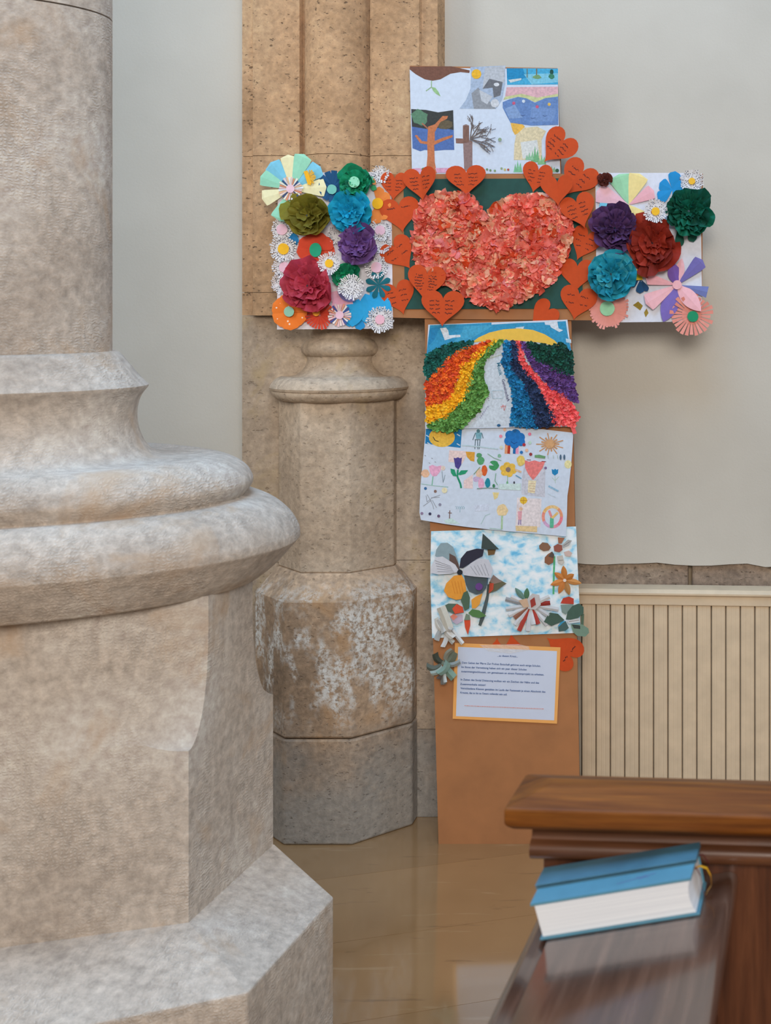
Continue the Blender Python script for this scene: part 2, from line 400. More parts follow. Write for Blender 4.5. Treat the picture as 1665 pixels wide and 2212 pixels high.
# ------------------------------------------------------------------ oblong foreground pier
QC = (-1.60, 2.40); SQ = 0.60
pier = empty('stone_pier', (QC[0], QC[1], 0))
tag(pier, 'large pale limestone pier with rolled base mouldings standing before the wall', 'pillar')
def ell(R, h): return circ(R, H - h, 128, QC[0], QC[1], SQ)
loft('shaft', [ell(0.377, -3.0), ell(0.377, -0.55)], M_PIER, pier, ang=40)
loft('shaft', [ell(0.377, -0.547), ell(0.377, 0.098)], M_PIER, pier, ang=40)
def smooth_prof(pts, sub=5):
    out = []
    for i in range(len(pts) - 1):
        p0 = pts[max(i - 1, 0)]; p1 = pts[i]; p2 = pts[i + 1]; p3 = pts[min(i + 2, len(pts) - 1)]
        for s in range(sub):
            t = s / sub
            out.append(tuple(0.5 * ((2 * p1[d]) + (-p0[d] + p2[d]) * t + (2 * p0[d] - 5 * p1[d] + 4 * p2[d] - p3[d]) * t * t + (-p0[d] + 3 * p1[d] - 3 * p2[d] + p3[d]) * t ** 3) for d in (0, 1)))
    out.append(pts[-1]); return out
s1 = smooth_prof([(0.372, 0.0975), (0.391, 0.101), (0.412, 0.126), (0.430, 0.148), (0.446, 0.164)])
s2 = smooth_prof([(0.445, 0.168), (0.430, 0.190), (0.424, 0.222), (0.429, 0.255), (0.444, 0.284), (0.470, 0.301), (0.52, 0.304), (0.56, 0.303), (0.60, 0.309), (0.630, 0.324), (0.644, 0.342), (0.646, 0.358), (0.632, 0.379)])
s3 = smooth_prof([(0.634, 0.380), (0.662, 0.384), (0.695, 0.399), (0.722, 0.423), (0.736, 0.448), (0.738, 0.464)])
s4 = smooth_prof([(0.7375, 0.466), (0.719, 0.487), (0.698, 0.510), (0.674, 0.530), (0.648, 0.541), (0.55, 0.543)])
loft('base_moulding', [ell(R, h) for R, h in s1 + s2 + s3 + s4], M_PIER, pier, ang=27)
A = Vector((-0.972, 2.200)); B = Vector((-0.941, 2.515)); C2 = Vector((-1.60, 2.38)); Pv = Vector((-1.62, 2.002))
hexp = [Pv, A, B, 2 * C2 - Pv, 2 * C2 - A, 2 * C2 - B]
def chamfered(z, f):
    out = []
    cs = [(0.10, 0.10), (0.17, 0.067), (0.085, 0.085)] * 2
    for i, V in enumerate(hexp):
        d0 = (hexp[i - 1] - V).normalized(); d1 = (hexp[(i + 1) % 6] - V).normalized(); c = cs[i]
        g = max(f, 0.004)
        if i in (0, 3): g = 0.004
        for q in (V + d0 * c[0] * g, V + d1 * c[1] * g): out.append((q.x, q.y, z))
    return out
hb = 1.0943
rings = []
for t in [0.535, 0.57, 0.600]: rings.append(chamfered(H - t, 1.0))
for q in range(1, 17):
    a = q / 16 * math.pi / 2; rings.append(chamfered(H - (0.600 + 0.192 * math.sin(a)), max(math.cos(a), 0.0)))
rings.append(chamfered(H - hb, 0.0))
o = loft('base_block', rings, M_PIER, pier, ang=30)
A2 = Vector((-0.818, 2.074)); B2 = Vector((-0.783, 2.403)); P2o = Vector((-1.62, 1.73))
outer = [P2o, A2, B2, 2 * C2 - P2o, 2 * C2 - A2, 2 * C2 - B2]
def ring_of(pts, z): return [(p.x, p.y, z) for p in pts]
bevel_obj(loft('plinth', [ring_of(outer, 0.0), ring_of(outer, H - 1.148), ring_of([C2 + (p - C2) * 1.003 for p in hexp], H - hb)], M_PIER, pier), 0.004)

# ------------------------------------------------------------------ decorated cross: the board's plane
BY0, BK = 3.517, 0.062
nb = Vector((0, -1, BK)).normalized(); ub = Vector((1, 0, 0)); wb = Vector((0, BK, 1)).normalized()
def Bp(x, y, lift=0.0):
    v = (y - CY) / F; t = (BY0 + BK * H) / (1 + BK * v)
    return Vector(((x - CX) / F * t, t, H - v * t)) + nb * lift
MPP = 3.6 / F
def prism(name, pts, lift, th, mat, parent=None, col=None, edge=None):
    fr = [Bp(x, y, lift + th) for x, y in pts]; bk = [Bp(x, y, lift) for x, y in pts]; n = len(pts)
    f = [tuple(range(n))[::-1], tuple(range(n, 2 * n))] + [(i, (i + 1) % n, n + (i + 1) % n, n + i) for i in range(n)]
    o = mesh_obj(name, fr + bk, f, mat, parent, cols=[lin(col)] * len(f) if col else None)
    fix_normals(o)
    if edge:
        o.data.materials.append(edge)
        for p in o.data.polygons:
            if len(p.vertices) == 4 and abs(p.normal.dot(nb)) < 0.5: p.material_index = 1
    return o
class Art:
    """flat drawn or cut shapes collected in one thin layer; px outlines, colour per face"""
    def __init__(s, liftfn, step=0.00007): s.v = []; s.f = []; s.c = []; s.l = liftfn; s.k = 0; s.step = step
    def cv(s, x, y): return Bp(x, y, (s.l(x, y) if callable(s.l) else s.l) + s.k * s.step)
    def poly(s, pts, col):
        b = len(s.v); s.v += [s.cv(x, y) for x, y in pts]; s.f.append(tuple(range(b, b + len(pts)))); s.c.append(lin(col)); s.k += 1; return s
    def disc(s, x, y, r, col, ry=None, n=14, jit=0.0):
        ry = ry or r
        return s.poly([(x + r * (1 + random.uniform(-jit, jit)) * math.cos(2 * math.pi * q / n), y + ry * (1 + random.uniform(-jit, jit)) * math.sin(2 * math.pi * q / n)) for q in range(n)], col)
    def line(s, pts, w, col):
        for (xa, ya), (xb, yb) in zip(pts, pts[1:]):
            L = math.hypot(xb - xa, yb - ya) or 1; dx, dy = -(yb - ya) / L * w / 2, (xb - xa) / L * w / 2
            b = len(s.v); s.v += [s.cv(xa + dx, ya + dy), s.cv(xb + dx, yb + dy), s.cv(xb - dx, yb - dy), s.cv(xa - dx, ya - dy)]
            s.f.append((b, b + 1, b + 2, b + 3)); s.c.append(lin(col))
        s.k += 1; return s
    def text(s, string, xa, ya, xb, yb, hpx, col, flip=False):
        cu = bpy.data.curves.new('txt', 'FONT'); cu.body = string; cu.resolution_u = 2; cu.offset = 0.018
        to = bpy.data.objects.new('txt', cu); COL.objects.link(to)
        dg = bpy.context.evaluated_depsgraph_get(); me = bpy.data.meshes.new_from_object(to.evaluated_get(dg))
        xmax = max(v.co.x for v in me.vertices); L = math.hypot(xb - xa, yb - ya); ex, ey = (xb - xa) / L, (yb - ya) / L
        sx = L / xmax; sy = hpx / 0.72; b = len(s.v)
        for v in me.vertices:
            p, q = v.co.x * sx, v.co.y * sy; s.v.append(s.cv(xa + ex * p + ey * q, ya + ey * p - ex * q))
        for p in me.polygons: s.f.append(tuple(b + i for i in p.vertices)); s.c.append(lin(col))
        bpy.data.objects.remove(to); bpy.data.curves.remove(cu); bpy.data.meshes.remove(me); s.k += 1; return s
    def build(s, name, parent=None, mat=None):
        return mesh_obj(name, s.v, s.f, mat or M_CRAYON, parent, cols=s.c)
def cvt(scale, ox, oy): return lambda pts: [(x / scale + ox, y / scale + oy) for x, y in pts]
c1 = cvt(4.1625, 860, 120); c2 = cvt(5.203, 560, 320); c3 = cvt(3.265, 810, 270); c4 = cvt(4.382, 1180, 340)
c5 = cvt(4.382, 890, 680); c6 = cvt(4.382, 890, 910); c7 = cvt(4.382, 910, 1130); c8 = cvt(4.382, 910, 1350)

cross = empty('cardboard_cross', Bp(1100, 1823)); 
tag(cross, 'tall brown cardboard cross leaning against the stone pilaster', 'cross')
prism('upright_panel', [(885, 142), (1203, 147), (1212, 380), (1234, 700), (1254, 1821), (947, 1826), (917, 690), (890, 380)], -0.008, 0.008, M_CARD, cross, edge=M_CARD_EDGE)
prism('crossbar_panel', [(606, 377), (1518, 376), (1516, 694), (1000, 690), (848, 686), (606, 706)], 0.0, 0.006, M_CARD, cross, edge=M_CARD_EDGE)
gp = prism('green_card_panel', [(873, 388), (1257, 386), (1259, 667), (876, 668)], 0.0061, 0.003, M_GREEN)
tag(gp, 'dark green card rectangle on the crossbar behind the tissue heart', 'panel')

# ------------------------------------------------------------------ large tissue heart
HP = c3([(305, 640), (345, 560), (390, 520), (460, 500), (540, 490), (620, 495), (690, 525), (740, 590), (785, 650), (850, 595), (920, 550), (1000, 512), (1100, 505), (1190, 512), (1270, 555), (1335, 610), (1375, 680), (1390, 740), (1385, 820), (1365, 900), (1310, 1000), (1240, 1090), (1150, 1165), (1050, 1225), (970, 1260), (890, 1285), (790, 1275), (720, 1240), (650, 1195), (580, 1155), (510, 1110), (430, 1065), (365, 1020), (315, 965), (300, 880), (295, 800), (312, 720)])
def inside(p, poly):
    x, y = p; r = False; n = len(poly); j = n - 1
    for i in range(n):
        xi, yi = poly[i]; xj, yj = poly[j]
        if (yi > y) != (yj > y) and x < (xj - xi) * (y - yi) / (yj - yi) + xi: r = not r
        j = i
    return r
hc = (1068, 545)
th = empty('tissue_heart', Bp(hc[0], hc[1], 0.0095))
tag(th, 'big heart of crumpled salmon and peach tissue paper on the green card', 'paper heart')
prism('backing_paper', [(hc[0] + (x - hc[0]) * 0.95, hc[1] + (y - hc[1]) * 0.95) for x, y in HP], 0.0092, 0.0008, M_PAPER, th, (232, 224, 222))
def crumple_mesh(seed):
    r = random.Random(seed); n = 6; v = []; f = []
    ph = r.uniform(0, 6); fx = r.uniform(3, 5.5); dirx = r.uniform(0, 3.14); cup = r.uniform(0.5, 1.1)
    for j in range(n):
        for i in range(n):
            a = i / (n - 1) * 2 - 1; b = j / (n - 1) * 2 - 1
            rad = max(abs(a), abs(b)); L = math.hypot(a, b) or 1
            x, y = a / L * rad * (0.9 + 0.25 * math.sin(3 * math.atan2(b, a) + ph)), b / L * rad
            z = cup * (x * x + y * y) * 0.55 + 0.30 * math.sin(fx * (x * math.cos(dirx) + y * math.sin(dirx)) + ph) + r.uniform(-0.10, 0.10)
            v.append((x * 0.85 + r.uniform(-.08, .08), y * 0.85 + r.uniform(-.08, .08), z))
    for j in range(n - 1):
        for i in range(n - 1): q = j * n + i; f.append((q, q + 1, q + n + 1, q + n))
    me = bpy.data.meshes.new('tissue_piece'); me.from_pydata(v, [], f); me.materials.append(M_TISSUE)
    for p in me.polygons: p.use_smooth = True
    me.update(); return me
CR = [crumple_mesh(s) for s in range(10)]
def board_matrix(x, y, lift, spin, tilt=0.0, tdir=0.0, scale=1.0, sz=None, origin=Vector((0, 0, 0))):
    R0 = Matrix((ub, wb, nb)).transposed().to_4x4()
    R = R0 @ Matrix.Rotation(tdir, 4, 'Z') @ Matrix.Rotation(tilt, 4, 'Y') @ Matrix.Rotation(spin, 4, 'Z')
    S = Matrix.Diagonal((scale, scale, sz or scale, 1))
    return Matrix.Translation(Bp(x, y, lift) - origin) @ R @ S
def scatter(poly, spacing, n, seed, tries=40000):
    r = random.Random(seed); x0 = min(p[0] for p in poly); x1 = max(p[0] for p in poly); y0 = min(p[1] for p in poly); y1 = max(p[1] for p in poly)
    out = []
    for _ in range(tries):
        p = (r.uniform(x0, x1), r.uniform(y0, y1))
        if inside(p, poly) and all((p[0] - q[0]) ** 2 + (p[1] - q[1]) ** 2 > spacing ** 2 for q in out):
            out.append(p)
            if len(out) >= n: break
    return out
HCOL = [(236, 138, 120)] * 5 + [(230, 118, 102)] * 3 + [(238, 182, 148)] * 5 + [(220, 94, 72)] * 2 + [(238, 148, 148)] + [(212, 80, 36)]
r = random.Random(11)
def joined_crumples(name, pts, size, lift, cols, parent, seed, jitter=0.4, zs=1.0):
    r = random.Random(seed); V = []; Fc = []; Cc = []
    for (x, y) in pts:
        me = r.choice(CR); M = board_matrix(x, y, lift + r.uniform(0, 0.003), r.uniform(0, 6.28), r.uniform(-jitter, jitter), r.uniform(0, 6.28), size * MPP * r.uniform(0.8, 1.25), size * MPP * zs)
        b = len(V); V += [M @ v.co for v in me.vertices]; c = lin(r.choice(cols)); k2 = r.uniform(0.95, 1.28); c = (c[0] * k2, c[1] * k2, c[2] * k2, 1)
        for p in me.polygons: Fc.append(tuple(b + i for i in p.vertices)); Cc.append(c)
    o = mesh_obj(name, V, Fc, M_PAPER, parent, cols=Cc, smooth=True); o['kind'] = 'stuff'; return o
joined_crumples('under_layer', scatter(HP, 8, 620, 5), 12, 0.0105, HCOL, th, 21)
for (x, y) in scatter(HP, 12.2, 300, 9):
    o = link('tissue_piece', r.choice(CR), th); s = r.uniform(10, 16.5) * MPP
    o.matrix_local = board_matrix(x, y, 0.015 + r.uniform(0, 0.006), r.uniform(0, 6.28), r.uniform(0.1, 0.75), r.uniform(0, 6.28), s, s * 1.1, origin=Vector(th.location))
    c = lin(r.choice(HCOL)); k2 = r.uniform(1.1, 1.5); o.color = (c[0] * k2, c[1] * k2, c[2] * k2, 1)

# ------------------------------------------------------------------ orange paper hearts
def heart_unit(n=40):
    out = []
    for q in range(n):
        t = 2 * math.pi * q / n
        x = 16 * math.sin(t) ** 3; y = 13 * math.cos(t) - 5 * math.cos(2 * t) - 2 * math.cos(3 * t) - math.cos(4 * t)
        out.append((x / 16.0, (y + 2.5) / 14.5))
    return out           # x -1..1, y up, notch ~0.5, tip ~ -1
HU = heart_unit()
HEART_LABELS = []
def paper_heart(cx, cy, w, h, tip, lift, label, fold=(0.0, 0.0), lines=4, seed=0, col=(200, 72, 16)):
    """tip = angle of the tip from straight down, clockwise positive in the picture; fold = rise of the left / right half"""
    a = math.radians(tip); ca_, sa_ = math.cos(a), math.sin(a); rr = random.Random(seed)
    def mp(u, v):            # u right, v up in the heart's own frame -> px
        x, y = u * w / 2, -v * h / 2
        return (cx + x * ca_ - y * sa_, cy + x * sa_ + y * ca_)
    def lf(u): return lift + (fold[0] if u < 0 else fold[1]) * abs(u) * w / 2 * MPP
    right = [p for p in HU if p[0] > 1e-4]; left = [p for p in HU if p[0] < -1e-4]
    notch = HU[0]; tipp = min(HU, key=lambda p: p[1])
    V = []; Fc = []
    for half in ([notch] + right + [tipp], [tipp] + left + [notch]):
        n = len(half); b = len(V)
        for (u, v) in half: x, y = mp(u, v); V.append(Bp(x, y, lf(u) + 0.0007))
        for (u, v) in half: x, y = mp(u, v); V.append(Bp(x, y, lf(u)))
        Fc += [tuple(range(b, b + n)), tuple(range(b + n, b + 2 * n))[::-1]] + [(b + i, b + n + i, b + n + (i + 1) % n, b + (i + 1) % n) for i in range(n)]
    o = mesh_obj('paper_heart', V, Fc, M_PAPER, None, cols=[lin(col)] * len(Fc)); fix_normals(o)
    tag(o, label, 'paper heart', 'orange paper hearts on the cross')
    if lines:
        art = Art(0); V = []; Fc = []; Cc = []
        for li in range(lines):
            v0 = 0.42 - li * 0.9 / max(lines, 2); half = 0.62 * (1 - max(0, -v0) * 0.8)
            for side in (-1, 1):
                u = (-half if side < 0 else 0.10); ue = (-0.10 if side < 0 else half)
                ue -= rr.uniform(0, 0.25) * (ue - u)
                pts = []
                while u < ue: pts.append((u, v0 + rr.uniform(-0.035, 0.045))); u += rr.uniform(0.028, 0.05)
                for (p, q) in zip(pts, pts[1:]):
                    if rr.random() < 0.14: continue
                    hw = 0.025; b = len(V)
                    for (uu, vv) in ((p[0], p[1] + hw), (q[0], q[1] + hw), (q[0], q[1] - hw), (p[0], p[1] - hw)):
                        x, y = mp(uu, vv); V.append(Bp(x, y, lf(uu) + 0.0010))
                    Fc.append((b, b + 1, b + 2, b + 3)); Cc.append(lin((86, 26, 12)))
        mesh_obj('handwriting', V, Fc, M_INK, o, cols=Cc)['kind'] = 'stuff'
    return o
L0 = 0.0096
hearts = [
 # cx, cy, w, h, tip, lift, fold, lines, label
 (853, 404, 60, 62, 3, L0, (0, 0), 4, 'orange paper heart with small writing beside the yellow-centred orange flower'),
 (915, 402, 76, 72, -6, L0 + .001, (0.0, 0.55), 4, 'orange paper heart with one half folded up under the brown tree drawing'),
 (1012, 394, 86, 66, -2, L0 + .0005, (0.12, 0.12), 4, 'orange paper heart with a centre crease below the cross tree drawing'),
 (867, 466, 86, 76, -8, L0 + .0025, (0, 0), 1, 'orange paper heart with one line of writing and a tiny doodle'),
 (866, 551, 74, 76, -36, L0, (0, 0), 2, 'tilted orange paper heart with two slanted lines beside the purple tissue flower'),
 (926, 614, 82, 78, 6, L0 + .0025, (0, 0), 6, 'orange paper heart densely covered with writing, overlapping two other hearts'),
 (864, 645, 74, 74, -16, L0 + .0005, (0, 0), 3, 'orange paper heart with scribbles at the lower corner by the teal paper flower'),
 (962, 668, 92, 78, 2, L0 + .004, (0.05, 0.05), 4, 'wide orange paper heart whose tip runs under the rainbow hill picture'),
 (1204, 322, 76, 82, 42, L0 + .006, (0, 0), 4, 'orange paper heart tilted over the corner of the meadow drawing'),
 (1247, 390, 82, 84, 36, L0 + .0035, (0, 0), 3, 'orange paper heart next to the dark brown tissue scrap'),
 (1160, 386, 66, 66, 14, L0 + .001, (0.1, 0.25), 4, 'orange paper heart under the green grass of the meadow drawing'),
 (1208, 416, 70, 66, -2, L0 + .006, (0.35, 0.35), 0, 'blank orange paper heart creased like an open book'),
 (1254, 460, 76, 76, -18, L0 + .0025, (0, 0), 4, 'orange paper heart with dense lines beside the pastel fan flower'),
 (1262, 529, 66, 76, 24, L0 + .001, (0.0, 0.05), 3, 'orange paper heart half hidden by the dark purple tissue flower'),
 (1247, 596, 78, 72, 4, L0 + .002, (0, 0), 0, 'blank orange paper heart beside the teal tissue flower'),
 (1248, 656, 80, 74, 12, L0 + .0035, (0, 0), 2, 'orange paper heart next to the salmon fringed disc'),
 (1172, 682, 60, 66, 48, L0 + .0005, (0, 0), 0, 'blank orange paper heart slipping behind the rainbow hill picture'),
 (1214, 1403, 76, 84, 128, 0.0012, (0, 0), 1, 'orange paper heart poking out beside the blue printed notice'),
 (1108, 1398, 46, 60, 172, 0.0012, (0, 0), 1, 'orange paper heart mostly hidden behind the top of the notice'),
 (1072, 1402, 42, 50, 184, 0.0004, (0, 0), 0, 'orange paper heart showing only a sliver above the notice'),
]
for i, (cx_, cy_, w_, h_, tp, lf_, fo, ln, lab) in enumerate(hearts): paper_heart(cx_, cy_, w_, h_, tp, lf_ + (0.018 if i in (1, 2, 5, 7, 11, 12) else 0.0), lab, fo, ln, i)

# ------------------------------------------------------------------ sheets
def sheet(name, pts, lift, label, mat=None, col=(204, 214, 228), cat='drawing', th=0.0006):
    o = prism(name, pts, lift, th, mat or M_PAPER, None, col); tag(o, label, cat); return o
WHITE = (204, 214, 228)
# --- top sheet: collage of six drawings
s = sheet('nature_drawing_sheet', [(885, 147), (1204, 149), (1210, 375), (890, 376)], 0.001, 'white sheet of crayon nature drawings on the head of the cross')
L = 0.0019
a = Art(L)
a.poly(c1([(105, 100), (480, 98), (645, 135), (640, 158), (560, 150), (470, 165), (380, 215), (310, 228), (240, 215), (160, 170), (103, 125)]), (122, 82, 66))
a.line(c1([(300, 228), (300, 285), (250, 320)]), 2, (150, 184, 140)); a.poly(c1([(300, 285), (335, 290), (365, 330), (382, 368), (340, 345), (315, 318)]), (156, 196, 140))
a.build('seedling_drawing', s)
a = Art(L)
a.poly(c1([(650, 105), (965, 92), (962, 260), (935, 400), (880, 480), (550, 480), (610, 400), (650, 300), (655, 200)]), (172, 188, 210))
a.poly(c1([(780, 110), (960, 95), (955, 250), (820, 210), (760, 300)]), (190, 194, 200))
a.poly(c1([(720, 290), (880, 480), (680, 480), (660, 340)]), (150, 154, 160)); a.poly(c1([(820, 210), (940, 240), (920, 360), (860, 380), (850, 290), (760, 300)]), (112, 114, 120))
a.poly(c1([(730, 310), (850, 370), (800, 440), (750, 410)]), (196, 200, 206)); a.disc(*c1([(885, 262)])[0], 6, (214, 216, 220), 4); a.disc(*c1([(870, 430)])[0], 9, (212, 214, 218))
a.disc(*c1([(704, 168)])[0], 10.5, (240, 184, 50), n=20); a.build('mountain_drawing', s)
a = Art(L)
a.poly(c1([(975, 115), (1437, 118), (1437, 262), (980, 265)]), (74, 172, 212)); a.poly(c1([(975, 115), (1120, 116), (1150, 200), (1000, 240), (980, 200)]), (34, 140, 190)); a.poly(c1([(1130, 170), (1437, 160), (1437, 240), (1200, 262)]), (128, 198, 220))
a.poly(c1([(990, 220), (1110, 205), (1105, 222), (1010, 245)]), (206, 214, 214)); a.line(c1([(1160, 120), (1160, 200)]), 2, (110, 120, 100)); a.line(c1([(1245, 120), (1245, 180)]), 2.5, (120, 110, 80)); a.disc(*c1([(1250, 195)])[0], 9, (120, 160, 110), 4.5, jit=.2)
a.disc(*c1([(1380, 150)])[0], 4, (30, 80, 70), 6); a.disc(*c1([(1380, 190)])[0], 7, (60, 130, 100), 5, jit=.2); a.build('pond_drawing', s)
a = Art(L)
a.poly(c1([(975, 285), (1437, 280), (1437, 350), (1250, 385), (1100, 350), (960, 375)]), (224, 178, 184)); a.poly(c1([(960, 372), (1110, 345), (1250, 380), (1437, 345), (1437, 372), (1300, 395), (1230, 420), (1150, 385), (1080, 372), (945, 400)]), (202, 206, 150))
a.poly(c1([(940, 420), (1000, 395), (1080, 373), (1150, 385), (1230, 425), (1320, 385), (1437, 370), (1440, 625), (1200, 632), (1010, 605), (975, 540), (940, 470)]), (106, 138, 190))
a.poly(c1([(960, 480), (1050, 440), (1120, 560), (1000, 570)]), (134, 162, 204)); a.poly(c1([(1200, 460), (1420, 480), (1400, 590), (1180, 600)]), (120, 150, 198))
for (x, y, cc) in ((1040, 430, (208, 96, 130)), (1250, 462, (208, 96, 130)), (1358, 440, (226, 186, 96)), (1128, 412, (210, 220, 230))): a.disc(*c1([(x, y)])[0], 3.6, cc, n=8)
for (x, y) in ((1100, 535), (1190, 560), (1300, 540)): a.line(c1([(x, y), (x + 20, y + 8), (x + 42, y)]), 0.8, (60, 84, 140))
a.build('sea_drawing', s)
a = Art(L)
a.poly(c1([(118, 482), (250, 490), (360, 512), (495, 492), (505, 850), (420, 850), (330, 858), (240, 850), (200, 862), (130, 835)]), (86, 116, 176))
a.poly(c1([(118, 482), (250, 490), (360, 512), (495, 492), (500, 670), (380, 650), (250, 660), (125, 640)]), (62, 64, 62)); a.disc(*c1([(190, 560)])[0], 18, (96, 136, 108), 17, jit=.25); a.disc(*c1([(420, 620)])[0], 16, (104, 92, 70), 10, jit=.25)
a.poly(c1([(270, 640), (330, 620), (400, 545), (450, 545), (440, 570), (380, 600), (330, 690), (330, 770), (400, 740), (490, 715), (490, 735), (400, 770), (325, 805), (330, 960), (350, 1060), (250, 1060), (265, 900), (262, 800), (200, 790), (150, 720), (170, 715), (215, 770), (262, 775)]), (200, 122, 80))
a.line(c1([(270, 660), (215, 610)]), 3, (170, 110, 84)); a.poly(c1([(130, 1015), (520, 1010), (520, 1055), (130, 1055)]), (222, 168, 196)); a.poly(c1([(250, 1060), (262, 1000), (330, 1000), (350, 1060)]), (200, 122, 80)); a.disc(*c1([(232, 1025)])[0], 5, (78, 130, 70), 4)
a.build('brown_tree_drawing', s)
a = Art(L)
a.poly(c1([(582, 630), (610, 618), (638, 630), (640, 760), (668, 775), (668, 1040), (595, 1040), (585, 800), (582, 720)]), (148, 122, 118)); a.poly(c1([(518, 745), (590, 748), (590, 792), (520, 790)]), (140, 104, 92)); a.poly(c1([(585, 632), (636, 632), (636, 780), (585, 790)]), (132, 98, 86))
BR = (112, 100, 96); rt = random.Random(4)
def twig(x, y, an, ln, w, d):
    x2 = x + ln * math.cos(an); y2 = y - ln * math.sin(an); a.line(c1([(x, y), (x2, y2)]), w, BR)
    if d:
        for _ in range(3): twig(x + (x2 - x) * rt.uniform(.4, 1), y + (y2 - y) * rt.uniform(.4, 1), an + rt.uniform(-.8, .8), ln * rt.uniform(.4, .65), w * .65, d - 1)
for an in (1.45, 1.0, 0.62, 0.25, -0.25, -0.42): twig(648, 755, an, 150, 2.4, 2)
a.disc(*c1([(918, 760)])[0], 4, (150, 170, 140)); a.build('cross_tree_drawing', s)
a = Art(L)
a.poly(c1([(1010, 610), (1060, 602), (1110, 612), (1140, 640), (1100, 690), (1050, 715), (1030, 680)]), (238, 186, 84)); a.poly(c1([(1060, 715), (1130, 650), (1250, 640), (1330, 680), (1290, 760), (1290, 940), (1040, 940), (1045, 800)]), (226, 210, 172)); a.poly(c1([(1100, 780), (1250, 760), (1270, 900), (1120, 930)]), (222, 224, 220))
for (x, y, h_, cc) in ((1075, 1050, 110, (130, 196, 150)), (1230, 960, 150, (120, 184, 130)), (1290, 980, 90, (140, 196, 140)), (1180, 940, 70, (150, 200, 160)), (1380, 1050, 60, (150, 190, 150)), (1330, 1050, 80, (176, 208, 170))): a.poly(c1([(x - 38, y), (x - 22, y - h_ * .7), (x - 12, y - h_ * .3), (x, y - h_), (x + 10, y - h_ * .4), (x + 26, y - h_ * .8), (x + 40, y)]), cc)
a.disc(*c1([(1430, 1035)])[0], 4, (60, 100, 70)); 
for x, cc in ((770, (190, 70, 60)), (830, (130, 160, 120)), (870, (140, 170, 120)), (930, (150, 170, 130)), (990, (190, 90, 70)), (800, (120, 150, 110)), (960, (200, 190, 110))): a.disc(*c1([(x, 1018 + rt.uniform(-6, 20))])[0], 2.6, cc, n=7)
a.build('meadow_drawing', s)

# --- rainbow hill picture
s = sheet('rainbow_hill_picture', c5([(163, 95), (1475, 48), (1505, 300), (1532, 600), (1540, 1055), (1180, 1062), (480, 1075), (135, 1078), (140, 600), (150, 350)]), 0.0125, 'picture of rainbow coloured tissue hills under a blue painted sky', cat='picture')
L = 0.0134
a = Art(L)
a.poly(c5([(180, 100), (500, 90), (760, 76), (760, 95), (1000, 80), (1260, 72), (1265, 95), (1310, 100), (1330, 70), (1460, 62), (1480, 200), (1515, 345), (1400, 300), (1200, 200), (1010, 135), (800, 170), (600, 255), (400, 270), (250, 330), (145, 400), (160, 250)]), (52, 152, 196))
a.poly(c5([(500, 110), (780, 100), (700, 150), (560, 230), (400, 260), (480, 170)]), (72, 168, 206)); a.poly(c5([(180, 130), (280, 110), (220, 240), (165, 300)]), (36, 134, 184))
a.poly(c5([(275, 130), (330, 122), (352, 150), (360, 195), (465, 190), (468, 212), (400, 218), (320, 242), (300, 190)]), (220, 228, 236)); a.poly(c5([(1300, 70), (1380, 62), (1392, 130), (1435, 148), (1400, 165), (1320, 120)]), (220, 228, 236)); a.poly(c5([(985, 122), (1070, 112), (1060, 135), (1000, 138)]), (206, 220, 230)); a.poly(c5([(1460, 225), (1510, 235), (1512, 270), (1465, 262)]), (190, 216, 230))
a.build('painted_sky', s)
a = Art(L + .001)
a.poly(c5([(575, 262), (640, 215), (740, 170), (870, 140), (1010, 130), (1150, 145), (1260, 185), (1350, 240), (1410, 298), (1330, 290), (1200, 262), (1040, 248), (880, 240), (740, 248)]), (234, 188, 74)); a.build('sun', s, M_PAPER)
a = Art(L)
a.poly(c5([(880, 252), (760, 370), (690, 440), (690, 560), (735, 740), (650, 910), (480, 1066), (700, 1060), (940, 1045), (970, 780), (930, 640), (860, 470)]), (208, 216, 224))
a.text('Musik', *c5([(808, 455)])[0], *c5([(835, 580)])[0], 8, (70, 128, 150)); a.text('Gemeinschaft', *c5([(856, 612)])[0], *c5([(908, 822)])[0], 6.5, (78, 70, 110))
for q in range(7): x, y = 735 - q * 12, 862 + q * 17; a.line(c5([(x, y), (x - 14, y + 4), (x - 4, y + 16)]), 0.9, (150, 142, 178))
for q in range(6): a.line(c5([(722 + (q % 2) * 10, 706 + q * 20), (738, 716 + q * 20)]), 0.9, (110, 104, 110))
a.line(c5([(760, 720), (870, 715), (870, 790), (770, 790), (760, 720)]), 1, (180, 204, 214)); a.line(c5([(845, 868), (895, 860), (880, 905), (870, 850), (855, 885)]), 1.2, (220, 140, 140)); a.disc(*c5([(829, 1045)])[0], 4, (40, 96, 140), 3)
a.line(c5([(720, 420), (860, 372)]), 1.4, (196, 206, 184)); a.build('white_path', s)
